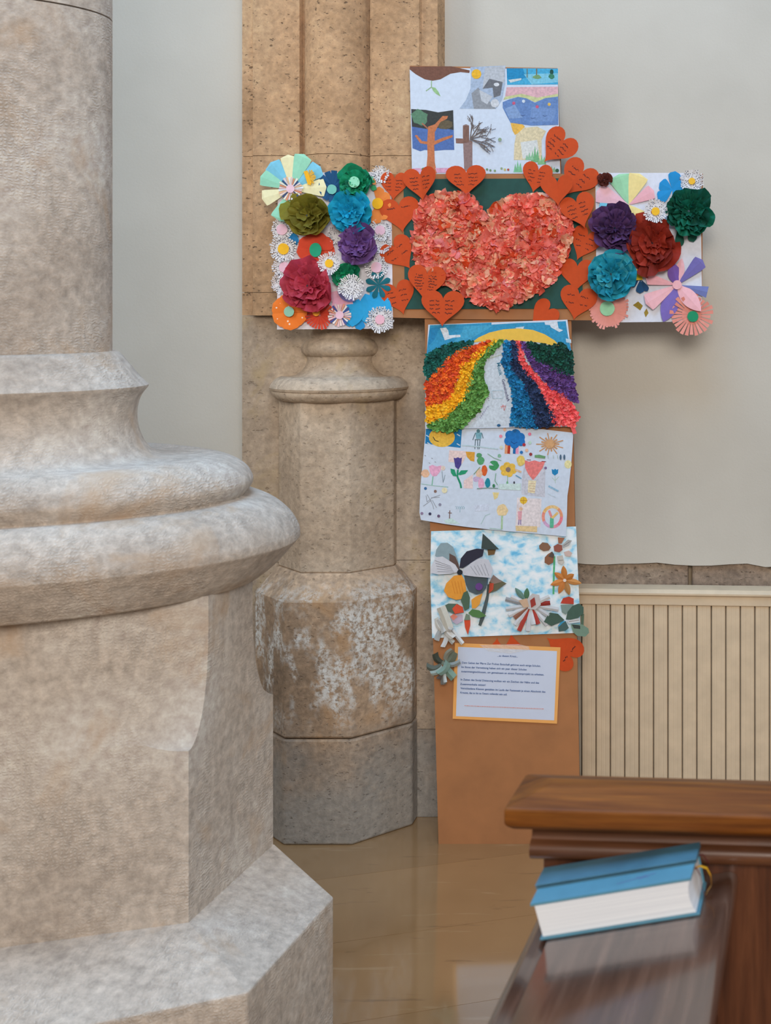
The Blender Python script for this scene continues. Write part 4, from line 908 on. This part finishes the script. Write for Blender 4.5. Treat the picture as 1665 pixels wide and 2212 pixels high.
# lower area flats
pinkp = thing('pink_paper_petal', *P2(930, 1720), .0085, 'pale pink paper petals below the crimson tissue flower', 'paper petal')
strip_petal('petal', P2(790, 1640), P2(1070, 1760), 36, (238, 180, 198), .009, .012, pinkp, 'leaf'); strip_petal('petal', P2(830, 1800), P2(990, 1660), 26, (236, 172, 192), .010, .012, pinkp, 'leaf')
lavp = thing('lavender_paper_petal', *P2(980, 1650), .010, 'lavender paper petal under a plain speckled fringe disc', 'paper petal'); strip_petal('petal', P2(890, 1600), P2(1090, 1725), 22, (140, 134, 196), .011, .014, lavp, 'leaf')
bl = thing('sky_blue_paper_flower', *P2(1210, 1800), .009, 'sky blue paper flower with two large rounded petals')
strip_petal('petal', P2(1130, 1700), P2(1060, 2010), 46, (34, 160, 216), .010, .015, bl, 'leaf', .08, skew=.1); strip_petal('petal', P2(1200, 1640), P2(1330, 2010), 58, (40, 164, 218), .0095, .013, bl, 'leaf', .08); strip_petal('petal', P2(1250, 1620), P2(1500, 1830), 34, (44, 166, 220), .009, .012, bl, 'leaf'); strip_petal('petal', P2(1130, 1880), P2(1150, 2045), 24, (24, 140, 200), .009, .012, bl, 'round'); strip_petal('petal', P2(1000, 1840), P2(1030, 2010), 24, (30, 152, 210), .0098, .013, bl, 'leaf')
tl = thing('teal_lobed_flower', *P2(1350, 1530), .0105, 'dark teal paper flower with rounded finger petals')
for an in range(0, 360, 45): strip_petal('petal', P2(1350, 1540), P2(1350 + 150 * math.cos(math.radians(an + 20)), 1540 + 160 * math.sin(math.radians(an + 20))), 13, (4, 102, 116), .0105, .0125, tl, 'round', .1)
rf = thing('red_fringed_flower', *P2(690, 1880), .009, 'red fringed paper flower under the crimson tissue flower')
fringe_part('fringe', *P2(690, 1880), 33, [(206, 58, 34), (214, 70, 40)], .0095, rf, 26, .008, seed=12); disc_part('flower_centre', *P2(660, 1850), 8, (240, 160, 50), .016, rf)
do = thing('dotted_orange_flower', *P2(362, 1840), .011, 'orange paper flower with white dots and a mint centre')
dx0, dy0 = P2(362, 1842)
for q in range(6): an = q * math.pi / 3 + .45; strip_petal('petal', (dx0, dy0), (dx0 + 39 * math.cos(an), dy0 + 40 * math.sin(an)), 42, (236, 122, 34), .011 + .0006 * q, .016 + .0006 * q, do, 'round', .08, M_DOT)
disc_part('flower_centre', dx0, dy0, 11, (150, 206, 184), .021, do)
sf_ = thing('striped_fringe_flower', *P2(925, 1880), .013, 'striped pastel fringe flower with a pink centre next to the sky blue petals')
fringe_part('striped_fringe', *P2(925, 1880), 25, [(236, 190, 190), (228, 160, 130), (244, 232, 226), (70, 84, 150), (236, 200, 206), (240, 220, 210)], .014, sf_, 24, .005, seed=6, solid=.3); disc_part('flower_centre', *P2(925, 1880), 9, (238, 196, 212), .0185, sf_)
gt = pompom(*P2(1005, 1430), 27, (22, 150, 96), .010, 'small green tissue flower behind a speckled fringe disc', seed=33, dense=.8, cols=[(22, 150, 100), (30, 166, 112), (14, 120, 84)])
daisy(*P2(1090, 1575), 28, None, 0.044, 'plain speckled fringe disc lying on the small green tissue flower', .4, 14, 34)
daisy(*P2(1375, 1930), 29, (238, 184, 198), 0.0145, 'speckled daisy with pink centre on the sky blue paper petals', .36, 15, 34)
daisy(*P2(845, 1312), 25, YELC, 0.044, 'speckled daisy with yellow centre above the crimson tissue flower', .36, 16, 30)
# tissue pompoms
pompom(*P2(585, 775), 49, (122, 116, 34), .015, 'olive green crumpled tissue flower', ry=44, seed=41, wild=1.5, cols=[(124, 116, 36), (110, 102, 28), (136, 128, 44)])
pompom(*P2(1055, 730), 43, (16, 160, 190), .014, 'bright cyan tissue flower with wide petals', seed=42, wild=.8, cols=[(18, 164, 196), (12, 150, 182), (30, 174, 206)])
pompom(*P2(1130, 1085), 41, (110, 76, 146), .013, 'mid purple tissue flower next to the red disc flower', seed=43, wild=1.2, cols=[(116, 78, 138), (104, 66, 124), (128, 90, 150)])
pompom(*P2(592, 1560), 51, (186, 62, 84), .016, 'large crimson pink tissue flower', seed=44, wild=1.2, dense=1.2, cols=[(188, 62, 84), (174, 54, 76), (198, 74, 94)])

# ------------------------------------------------------------------ right arm
s = sheet('backing_sheet', c4([(465, 150), (1290, 150), (1455, 165), (1468, 900), (1475, 1555), (700, 1562), (480, 1562)]), LB - 0.0004, 'white backing sheet with open gaps between the flowers', col=(222, 224, 234), cat='paper sheet')
gf = Art(0.0072)
for (pts, cc) in (([(820, 1400), (870, 1365), (915, 1405), (890, 1450), (850, 1420)], (158, 132, 44)), ([(925, 1470), (950, 1430), (968, 1475), (940, 1515)], (166, 140, 56)), ([(1190, 850), (1215, 845), (1225, 870), (1195, 872)], (200, 190, 214))): gf.poly(c4(pts), cc)
gf.build('gold_scraps', s)
kx, ky_ = P4(780, 452)
o = thing('pastel_fan_flower', kx, ky_, .008, 'pastel fan flower of mint, yellow and pink petals above the dark purple tissue')
for (tx, ty, w, cc, lf) in ((690, 165, 175, (160, 216, 172), .003), (885, 160, 150, (244, 222, 150), .004), (480, 330, 150, (240, 190, 202), .004), (1020, 320, 110, (240, 178, 186), .005), (500, 500, 120, (120, 196, 220), .003), (890, 580, 120, (244, 224, 146), .004)):
    strip_petal('petal', (kx, ky_), P4(tx, ty), w / 3.1, cc, .008, .009 + lf, o, 'fan', .06, n=12)
br = pompom(*P4(560, 225), 15, (104, 44, 34), .010, 'small dark brown tissue scrap beside an orange heart', seed=51, dense=.6, cols=[(104, 46, 36), (90, 38, 30)])
bf = thing('blue_lobed_flower', *P4(1190, 300), .009, 'bright blue paper flower with rounded petals beside the dark green tissue')
for (dx, dy) in ((25, -165), (-115, -60), (-130, 85), (60, 60), (110, -40)): strip_petal('petal', P4(1195, 310), P4(1195 + dx * 1.05, 310 + dy * 1.05), 30, (24, 142, 204), .009, .012, bf, 'round', .06)
daisy(*P4(1378, 232), 26, (244, 188, 50), .011, 'speckled daisy with yellow centre at the corner by the blue lobed flower', .28, 61, 34)
ty_ = thing('teal_paper_flower', *P4(760, 800), .009, 'teal paper flower peeking out under the dark purple tissue')
for an in (-20, 20, 60, 100, 200, 240): strip_petal('petal', P4(690, 700), P4(690 + 205 * math.cos(math.radians(an)), 700 + 225 * math.sin(math.radians(an))), 20, (26, 140, 164), .009, .012, ty_, 'round')
pompom(*P4(1010, 825), 48, (150, 44, 28), .012, 'rust red crumpled tissue flower', ry=64, seed=52, wild=1.6, cols=[(150, 44, 28), (134, 38, 24), (164, 52, 32)])
daisy(*P4(1045, 532), 26, (244, 188, 40), .046, 'speckled daisy with yellow centre between the pastel fan and the dark green tissue', .34, 62, 32)
pompom(*P4(660, 685), 49, (78, 50, 108), .016, 'dark purple tissue flower with narrow petals', seed=53, wild=.7, dense=1.3, cols=[(84, 52, 98), (72, 44, 86), (96, 62, 110)], sharp=.7)
pompom(*P4(1352, 525), 50, (6, 92, 72), .014, 'dark green tissue flower with scalloped petals', seed=54, wild=.7, dense=1.4, cols=[(6, 94, 74), (4, 78, 62), (12, 108, 84)], sharp=.65)
gl = thing('green_loose_petals', *P4(1300, 790), .012, 'loose dark green scalloped petals hanging below the dark green tissue flower', 'paper petal')
strip_petal('petal', P4(1260, 640), P4(1262, 855), 22, (6, 84, 68), .014, .012, gl, 'round'); strip_petal('petal', P4(1350, 650), P4(1395, 805), 22, (6, 84, 68), .015, .013, gl, 'round')
nv = thing('navy_and_yellow_scrap', *P4(880, 1160), .0085, 'navy paper petals with a yellow scrap on the white sheet', 'paper scrap')
for (p, q, w, cc) in (((880, 1150), (800, 1225), 15, (18, 70, 112)), ((890, 1160), (890, 1290), 20, (14, 72, 116)), ((900, 1160), (960, 1270), 14, (16, 64, 104)), ((900, 1100), (1010, 1080), 20, (22, 38, 62)), ((860, 1060), (870, 1165), 20, (232, 196, 40))): strip_petal('petal', P4(*p), P4(*q), w, cc, .009, .013, nv, 'round' if cc[2] > 50 else 'strip')
sd = thing('salmon_fringed_disc', *P4(590, 1440), .008, 'salmon paper disc with short fringe and a mint centre')
fringe_part('fringe', *P4(590, 1430), 45, [(232, 152, 140)], .0085, sd, 40, .004, seed=71, solid=.86); disc_part('flower_centre', *P4(580, 1432), 16, (160, 218, 176), .012, sd)
pompom(*P4(622, 1115), 51, (36, 158, 178), .015, 'teal tissue flower with pale edges', seed=55, wild=1.0, cols=[(38, 160, 180), (26, 144, 166), (70, 176, 188)])
sfr = thing('salmon_fringed_flower', *P4(1375, 1490), .008, 'salmon fringed flower with a green centre under the pink petals')
fringe_part('fringe', *P4(1375, 1490), 46, [(232, 150, 134), (226, 140, 124)], .009, sfr, 26, .009, seed=72, solid=.45); disc_part('flower_centre', *P4(1388, 1508), 12, (20, 142, 96), .0165, sfr)
pp = thing('pink_and_violet_flower', *P4(1240, 1210), .010, 'large flower of pink and violet cut petals')
qx, qy = P4(1240, 1210)
for (tx, ty, w, cc, lf, shp) in ((1190, 1000, 130, (120, 86, 170), .004, 'leaf'), (1285, 960, 90, (240, 184, 192), .003, 'leaf'), (1480, 975, 160, (116, 108, 176), .006, 'fan'), (1525, 1280, 110, (112, 122, 178), .005, 'tri'), (1110, 1560, 170, (124, 104, 180), .004, 'leaf'), (945, 1150, 120, (240, 178, 188), .005, 'fan'), (945, 1390, 190, (242, 184, 190), .008, 'fan'), (1465, 1460, 150, (242, 182, 188), .009, 'leaf')):
    strip_petal('petal', (qx, qy), P4(tx, ty), w / 4.4, cc, .011, .012 + lf, pp, shp, .12, n=12)
disc_part('flower_centre', qx, qy, 10, (240, 180, 186), .016, pp)

# ------------------------------------------------------------------ magazine cutting flowers on the watercolour
def P7(x, y): return c7([(x, y)])[0]
MG = 'magazine cutting flowers on the watercolour'
def mag(x, y, label, name='magazine_flower'): return thing(name, *P7(x, y), .0055, label, 'paper flower', MG)
def cut(name, pts, col, lift, parent, tiltx=0.0, prints=None, conv=c7):
    q = conv(pts); mx = min(p[0] for p in q) if tiltx >= 0 else max(p[0] for p in q)
    V = [Bp(x, y, lift + (x - mx) * MPP * tiltx) for x, y in q]
    o = mesh_obj(name, V, [tuple(range(len(V)))], M_PAPER, parent, cols=[lin(col)])
    if prints:
        a = Art(lambda x, y: lift + (x - mx) * MPP * tiltx + .0004)
        for (p0, p1, cc) in prints: a.line(conv([p0, p1]), 0.9, cc)
        a.build('print', o, M_INK)['kind'] = 'stuff'
    return o
f = mag(375, 455, 'large magazine flower with printed text petals and an orange petal')
cut('petal', [(375, 455), (350, 330), (310, 220), (260, 178), (200, 180), (160, 240), (150, 300), (260, 380)], (140, 160, 166), .008, f, -.25)
cut('petal', [(375, 455), (330, 400), (250, 340), (150, 300), (160, 285), (260, 270), (330, 310), (358, 380)], (96, 74, 66), .0095, f, -.2)
cut('petal', [(370, 455), (330, 385), (220, 305), (160, 310), (115, 400), (110, 455), (180, 472), (290, 470)], (206, 206, 212), .011, f, -.25, [((150 + i * 6, 340 + i * 26), (290 + i * 8, 400 + i * 14), (130, 130, 140)) for i in range(5)])
cut('petal', [(365, 420), (380, 330), (440, 260), (540, 230), (615, 232), (600, 300), (540, 330), (440, 395), (400, 420)], (46, 44, 60), .0085, f, .3)
cut('petal', [(575, 235), (590, 92), (660, 150), (755, 236), (640, 242)], (64, 76, 72), .012, f, .3)
cut('petal', [(630, 242), (715, 240), (700, 290), (640, 300)], (124, 96, 60), .009, f, .2)
cut('petal', [(385, 452), (480, 370), (560, 320), (660, 330), (700, 420), (680, 500), (520, 495), (410, 485)], (204, 204, 212), .012, f, .25, [((480 + i * 34, 400 - i * 8), (540 + i * 30, 480), (140, 140, 150)) for i in range(5)])
cut('petal', [(390, 480), (420, 540), (435, 640), (400, 710), (340, 718), (270, 690), (228, 630), (250, 560), (320, 490)], (228, 152, 52), .011, f, -.15, [((300 + i * 28, 540), (330 + i * 26, 660), (206, 122, 30)) for i in range(4)])
cut('petal', [(410, 490), (500, 490), (640, 505), (630, 600), (590, 650), (530, 664), (460, 640), (430, 580)], (76, 90, 98), .009, f, .2); disc_part('purple_dot', *P7(560, 590), 8, (104, 62, 130), .021, f)
cut('petal', [(570, 505), (645, 510), (640, 570), (600, 600)], (92, 130, 160), .013, f, .2)
disc_part('flower_centre', *P7(375, 458), 6, (30, 34, 40), .0145, f)
f = mag(430, 835, 'magazine flower with dark green leaves and red petals')
cut('stem', [(660, 560), (640, 720), (600, 900), (570, 970), (545, 960), (570, 860), (620, 680), (630, 580)], (78, 90, 92), .0085, f)
cut('petal', [(640, 660), (650, 550), (700, 500), (780, 540), (820, 560), (720, 630)], (104, 100, 76), .011, f, .2); cut('petal', [(645, 660), (655, 560), (695, 560), (690, 620)], (200, 80, 54), .0125, f, .2); cut('petal', [(655, 545), (690, 480), (775, 545), (690, 570)], (150, 128, 118), .0125, f, .2)
cut('petal', [(420, 820), (385, 720), (410, 650), (445, 632), (468, 700), (460, 800)], (76, 100, 78), .011, f, -.2)
cut('petal', [(410, 840), (330, 850), (240, 815), (210, 780), (270, 750), (350, 755), (400, 790)], (84, 104, 88), .010, f, -.2); cut('petal', [(410, 838), (330, 848), (305, 800), (345, 756), (400, 785)], (214, 78, 46), .0115, f, -.2)
cut('petal', [(450, 845), (490, 805), (560, 815), (630, 865), (560, 888), (490, 875)], (86, 128, 72), .0105, f, .2)
cut('petal', [(430, 860), (470, 900), (470, 960), (448, 1052), (420, 980), (412, 910)], (212, 78, 44), .010, f); cut('petal', [(430, 850), (465, 860), (472, 910), (412, 912)], (120, 136, 116), .0112, f)
cut('petal', [(485, 800), (480, 720), (520, 690), (590, 655), (560, 760), (520, 800)], (232, 160, 60), .0095, f, .2); cut('petal', [(500, 790), (510, 710), (545, 700), (550, 750)], (226, 110, 50), .0105, f, .2)
cut('petal', [(280, 880), (320, 850), (395, 860), (400, 920), (340, 955), (300, 930)], (196, 180, 200), .008, f); cut('petal', [(278, 878), (315, 850), (350, 880), (310, 915)], (238, 146, 128), .009, f)
# ribbon bunches
def ribbon_bunch(name, x, y, label, spec, conv):
    q = conv([(x, y)])[0]; o = thing(name, *q, .008, label, 'paper flower', MG)
    for (p, t, w, cc, l0, l1) in spec: strip_petal('paper_strip', conv([p])[0], conv([t])[0], w * random.uniform(.75, 1.0), cc, l0, l1, o, 'strip', .5, skew=random.uniform(-.55, .55))
    return o
ribbon_bunch('shredded_paper_flower', 240, 960, 'bunch of crumpled off-white newspaper strips at the corner of the watercolour',
  [((200, 780), (290, 990), 20, (196, 190, 176), .02, .03), ((170, 900), (240, 1010), 16, (188, 188, 184), .012, .03), ((240, 940), (330, 1060), 18, (206, 204, 198), .02, .034), ((250, 1000), (225, 1150), 12, (202, 202, 200), .02, .03), ((200, 1000), (165, 1090), 14, (160, 160, 156), .014, .026), ((300, 1000), (415, 1120), 12, (208, 206, 202), .014, .03), ((250, 1050), (330, 1110), 12, (178, 176, 168), .016, .034), ((180, 960), (290, 960), 14, (110, 112, 110), .012, .02), ((150, 890), (210, 1000), 10, (200, 196, 186), .01, .02), ((270, 960), (320, 980), 12, (190, 186, 180), .03, .04)], c7)
ribbon_bunch('foil_ribbon_flower', 220, 370, 'grey green glossy magazine strip bunch beside the printed notice',
  [((220, 370), (330, 230), 22, (112, 120, 104), .012, .024), ((230, 360), (390, 320), 14, (150, 160, 160), .016, .03), ((230, 390), (330, 480), 18, (120, 146, 130), .014, .028), ((210, 390), (230, 540), 14, (104, 100, 92), .012, .026), ((200, 370), (70, 370), 16, (90, 98, 90), .010, .022), ((200, 350), (150, 250), 14, (70, 76, 66), .010, .024), ((210, 380), (110, 440), 14, (150, 164, 158), .012, .022), ((180, 440), (280, 320), 18, (132, 164, 156), .024, .034), ((240, 320), (320, 210), 14, (140, 140, 126), .018, .03), ((215, 400), (180, 490), 12, (80, 70, 64), .014, .024), ((230, 420), (250, 520), 10, (186, 190, 186), .016, .028)], c8)
f = mag(1040, 770, 'ray flower of white and red magazine strips', 'strip_flower')
for i, (an, ln, cc) in enumerate(((-8, 190, (150, 44, 36)), (8, 270, (196, 196, 198)), (28, 200, (190, 190, 192)), (48, 240, (204, 204, 206)), (66, 190, (170, 56, 44)), (80, 180, (206, 206, 208)), (95, 240, (198, 198, 200)), (114, 260, (172, 60, 46)), (128, 230, (200, 200, 202)), (142, 190, (140, 90, 70)), (155, 220, (204, 204, 206)), (172, 230, (192, 194, 196)), (195, 240, (150, 152, 156)), (205, 200, (206, 206, 208)), (-25, 200, (206, 206, 206)))):
    t = (1040 + ln * math.cos(math.radians(an)), 770 + ln * math.sin(math.radians(an))); strip_petal('paper_strip', P7(1040 + 30 * math.cos(math.radians(an)), 770 + 30 * math.sin(math.radians(an))), P7(*t), 9.5, cc, .009 + .0004 * i, .018, f, 'strip', .3)
strip_petal('leaf', P7(985, 720), P7(900, 600), 12, (104, 140, 130), .014, .022, f, 'leaf', .2); strip_petal('leaf', P7(1000, 720), P7(1015, 600), 12, (84, 128, 96), .015, .024, f, 'leaf', .2)
cut('petal', [(1000, 720), (1060, 655), (1125, 670), (1140, 760), (1090, 810), (1020, 800)], (196, 190, 188), .018, f); cut('petal', [(1040, 720), (1080, 690), (1095, 760), (1050, 790)], (156, 54, 44), .0195, f); cut('petal', [(930, 720), (1010, 700), (1030, 780), (980, 790)], (204, 170, 140), .019, f)
f = mag(1250, 240, 'magazine flower with brown oval petals on the painted green stem')
cut('petal', [(1118, 210), (1150, 178), (1200, 185), (1230, 225), (1210, 255), (1160, 262), (1122, 240)], (136, 98, 74), .008, f); cut('petal', [(1255, 215), (1295, 192), (1335, 205), (1340, 250), (1310, 272), (1262, 262)], (152, 86, 70), .0085, f); cut('petal', [(1240, 265), (1262, 300), (1250, 370), (1210, 392), (1170, 370), (1172, 320), (1200, 290)], (140, 92, 64), .008, f); cut('petal', [(1242, 265), (1260, 290), (1255, 325), (1205, 310)], (84, 74, 66), .0088, f)
cut('petal', [(1335, 205), (1390, 152), (1430, 160), (1400, 205), (1345, 230)], (176, 174, 170), .008, f, .1, [((1350, 210), (1410, 170), (110, 110, 110))]); cut('petal', [(1350, 270), (1400, 255), (1432, 280), (1410, 315), (1365, 305)], (206, 180, 170), .008, f); cut('petal', [(1285, 310), (1340, 300), (1358, 370), (1330, 392), (1295, 370)], (196, 190, 180), .008, f, 0, [((1300, 350), (1345, 345), (120, 120, 120))]); cut('petal', [(1295, 132), (1360, 136), (1330, 190), (1300, 190)], (164, 106, 76), .0075, f)
f = mag(1362, 535, 'orange brown star flower with a white centre', 'star_flower')
for (t, cc) in (((1350, 395), (196, 124, 54)), ((1450, 475), (190, 118, 50)), ((1522, 562), (204, 140, 76)), ((1408, 675), (170, 120, 66)), ((1305, 660), (192, 116, 50)), ((1228, 578), (206, 130, 62)), ((1265, 460), (200, 126, 58))): strip_petal('petal', P7(1362, 535), P7(*t), 13, cc, .008, .014, f, 'leaf', .3)
disc_part('flower_centre', *P7(1362, 535), 3.5, (232, 214, 200), .0125, f)
f = mag(1370, 915, 'dark green four-leaf magazine flower hanging over the edge of the watercolour')
cut('petal', [(1320, 755), (1345, 705), (1400, 690), (1445, 710), (1445, 762)], (190, 64, 44), .008, f); cut('petal', [(1320, 768), (1445, 762), (1420, 800), (1370, 860), (1335, 840)], (128, 148, 140), .0078, f)
cut('petal', [(1372, 905), (1390, 830), (1440, 770), (1500, 748), (1545, 780), (1545, 840), (1490, 885), (1420, 905)], (72, 98, 84), .011, f, .25); cut('petal', [(1360, 912), (1300, 850), (1225, 835), (1200, 870), (1170, 920), (1240, 962), (1310, 935)], (66, 90, 76), .010, f, -.2)
cut('petal', [(1370, 920), (1400, 985), (1370, 1010), (1305, 1020), (1300, 980), (1340, 940)], (70, 96, 92), .0105, f); cut('petal', [(1330, 920), (1370, 920), (1330, 975), (1295, 970)], (60, 156, 200), .0098, f); cut('petal', [(1380, 915), (1505, 885), (1510, 925), (1400, 945)], (206, 212, 214), .0115, f, .2, [((1400, 925), (1500, 905), (140, 100, 90))])
cut('petal', [(1420, 950), (1530, 945), (1590, 980), (1598, 1020), (1560, 1060), (1480, 1055), (1440, 1020)], (120, 146, 126), .012, f, .25); cut('petal', [(1430, 950), (1500, 955), (1535, 975), (1510, 990), (1450, 985)], (58, 66, 62), .014, f, .2); cut('petal', [(1515, 860), (1545, 850), (1540, 960), (1515, 960)], (96, 120, 100), .0105, f, .2)

# ------------------------------------------------------------------ pew desk in the right foreground
aP = math.radians(4.1); RO = math.radians(11.0); PO = Vector((-0.2195, 1.393, 0))
pew = empty('pew_desk', PO, -aP); tag(pew, 'dark oak pew front with chamfered cap and glossy sloping book ledge', 'pew')
zL = H - 0.669; cr_, sr_ = math.cos(RO), math.sin(RO)
def extrude_y(name, prof, y0, y1, mat):
    return loft(name, [[(x * cr_ - z * sr_, y, zL + x * sr_ + z * cr_) for x, z in prof] for y in (y0, y1)], mat, pew, ang=40, local=True)
wd = 0.2195
pf = [(0.024, -0.028)]
for q in range(9): an = math.radians(250 - 20 * q); pf.append((0.010 + 0.013 * math.cos(an), -0.012 + 0.0135 * math.sin(an)))
pf += [(0.0215, -0.006), (0.0235, -0.006), (0.026, 0.0)]
for q in range(7): an = math.radians(90 - 25 * q); pf.append((wd - 0.010 + 0.010 * math.cos(an), -0.010 + 0.010 * math.sin(an)))
pf.append((wd - 0.014, -0.028))
extrude_y('book_ledge', pf, -1.15, -0.001, M_WOOD_DESK)
box('front_board', 0.165, 0.195, -1.14, -0.0015, 0.0, zL, M_WOOD_PANEL, pew, local=True)
zc0 = H - 1150 * 1.353 / F; zc1 = H - 1099 * 1.353 / F; zc2 = H - 1041 * 1.393 / F
box('end_panel', -0.001, 0.95, 0.0, 0.045, 0.0, zc0 - 0.001, M_WOOD_PANEL, pew, 0.003, local=True)
zm = H - (1838 - CY) * 1.378 / F
pm = [(-0.001, zm + 0.021), (-0.004, zm + 0.019), (-0.008, zm + 0.012)]
for q in range(9): an = math.radians(90 + 22.5 * q); pm.append((-0.009 + 0.0105 * math.cos(an), zm + 0.0105 * math.sin(an)))
pm += [(-0.007, zm - 0.0125), (-0.001, zm - 0.014)]
loft('bead_moulding', [[(xx, y, z) for y, z in pm] for xx in (-0.012, -0.010, 0.95)], M_WOOD_BEAD, pew, ang=40, local=True)
def capring(z, e): return [(-0.035 + e, -0.040 + e, z), (0.95, -0.040 + e, z), (0.95, 0.060 - e, z), (-0.035 + e, 0.060 - e, z)]
cap = loft('cap_rail', [capring(zc0, 0.008), capring(zc0 + 0.007, 0.0), capring(zc1, 0.0), capring(zc2 - 0.002, 0.041)], M_WOOD_CAP, pew, local=True); bevel_obj(cap, 0.0025, 2, 12)

# ------------------------------------------------------------------ hymn book and booklet
M_COVER = simple('blue_book_cloth', (84, 138, 160), 0.6, 0.05, 30)
M_COVER2 = simple('grey_blue_book_cover', (80, 122, 142), 0.34, 0.10, 18)
def pages_material():
    m, nt, b = mat_new('book_pages')
    tc = N(nt, 'ShaderNodeTexCoord'); mp = N(nt, 'ShaderNodeMapping'); mp.inputs['Scale'].default_value = (2, 2, 900); nt.links.new(tc.outputs['Object'], mp.inputs['Vector'])
    n = noise(nt, mp.outputs[0], 1.0, 2); nt.links.new(ramp(nt, n, [(0.3, lin((222, 226, 234))), (0.7, lin((244, 247, 252)))]), b.inputs['Base Color']); b.inputs['Roughness'].default_value = 0.8; return m
M_PAGES = pages_material(); M_MAROON = simple('maroon_ribbon', (104, 28, 40), 0.6); M_GOLD = simple('golden_ribbon', (238, 170, 34), 0.45); M_MARK = simple('faded_print', (104, 110, 160), 0.6)
bx0, by0 = 0.0178, -0.093
def ledge_point(x, y, up):
    lx, lz = x * cr_ - up * sr_, zL + x * sr_ + up * cr_
    return Vector((PO.x + lx * math.cos(aP) + y * math.sin(aP), PO.y - lx * math.sin(aP) + y * math.cos(aP), lz))
p0 = ledge_point(bx0, by0, 0.0004); bA = -aP
book = empty('hymn_book', p0, bA); book.rotation_euler = (0, -RO, -aP); tag(book, 'thick blue hymn book lying on the glossy book ledge with its page edges showing', 'book')
BL, BD, BT = 0.1704, 0.070, 0.0405
def lbox(name, x0, x1, y0, y1, z0, z1, m, par, bev=0.0): return box(name, x0, x1, y0, y1, z0, z1, m, par, bev, local=True)
lbox('cover', 0, BL, 0.0, BD, 0.0, 0.0024, M_COVER, book, 0.0008)
# page block with a hollow head edge, fore-edge leaning forward over the ledge
pb = []
for z in [0.0026 + (BT - 0.0052) * q / 10 for q in range(11)]:
    t = (z - 0.0026) / (BT - 0.0052); bow = 0.004 * math.sin(math.pi * t); sh = -0.003 * t
    pb.append([(0.003 + sh * .6, 0.003 + sh, z), (BL - 0.004 - bow, 0.003 + sh, z), (BL - 0.004, BD - 0.002, z), (0.003 + sh * .6, BD - 0.002, z)])
loft('page_block', pb, M_PAGES, book, ang=50, local=True)
v = [(-0.002, -0.003, BT - 0.0024), (BL - 0.002, -0.003, BT - 0.0024), (BL - 0.001, BD, BT - 0.0024), (-0.002, BD, BT - 0.0024)]
loft('cover', [v, [(x, y, z + 0.0024) for x, y, z in v]], M_COVER, book, local=True)
lbox('spine', -0.001, BL - 0.002, BD - 0.001, BD + 0.0015, 0.0, BT, M_COVER, book)
for (xa, ya, xb, yb) in ((0.088, 0.011, 0.128, 0.022), (0.112, 0.013, 0.118, 0.021), (0.108, 0.019, 0.122, 0.015)):
    d = Vector((xb - xa, yb - ya)); nrm = Vector((-d.y, d.x)).normalized() * 0.0005
    mesh_obj('cover_mark', [(xa + nrm.x, ya + nrm.y, BT + 0.0002), (xb + nrm.x, yb + nrm.y, BT + 0.0002), (xb - nrm.x, yb - nrm.y, BT + 0.0002), (xa - nrm.x, ya - nrm.y, BT + 0.0002)], [(0, 1, 2, 3)], M_MARK, book, local=True)
def ribbon(name, pts, w, mat, par):
    V = []; Fc = []
    for (x, y, z) in pts: V += [(x, y - w / 2, z), (x, y + w / 2, z)]
    for i in range(len(pts) - 1): Fc.append((2 * i, 2 * i + 1, 2 * i + 3, 2 * i + 2))
    return mesh_obj(name, V, Fc, mat, par, local=True, smooth=True)
ribbon('ribbon_marker', [(BL - 0.010, 0.040, 0.030), (BL + 0.002, 0.040, 0.033), (BL + 0.009, 0.039, 0.030), (BL + 0.012, 0.037, 0.022), (BL + 0.011, 0.036, 0.013), (BL + 0.006, 0.035, 0.008), (BL + 0.003, 0.035, 0.004)], 0.005, M_GOLD, book)
ribbon('ribbon_marker', [(BL - 0.010, 0.032, 0.036), (BL - 0.001, 0.032, 0.035), (BL + 0.002, 0.032, 0.026), (BL + 0.001, 0.032, 0.014), (BL + 0.003, 0.032, 0.004)], 0.003, M_MAROON, book)
ribbon('ribbon_marker', [(BL - 0.010, 0.060, 0.036), (BL + 0.004, 0.060, 0.036), (BL + 0.008, 0.060, 0.026), (BL + 0.007, 0.060, 0.012), (BL + 0.007, 0.060, 0.004)], 0.003, M_MAROON, book)
bk2 = empty('blue_booklet', ledge_point(bx0, by0, 0.0004 + BT + 0.0003)); bk2.rotation_euler = (0, -RO, -aP); tag(bk2, 'thin grey blue booklet lying on the back half of the hymn book', 'book')
x0, x1, y0, y1 = -0.004, BL + 0.001, 0.030, BD + 0.002
lbox('pages', x0 + 0.006, x1 - 0.002, y0 + 0.007, y1 - 0.002, 0.0011, 0.0029, M_PAGES, bk2)
lbox('cover', x0, x1, y0, y1, 0.0, 0.0010, M_COVER2, bk2); lbox('cover', x0, x1, y0, y1, 0.0030, 0.0040, M_COVER2, bk2)
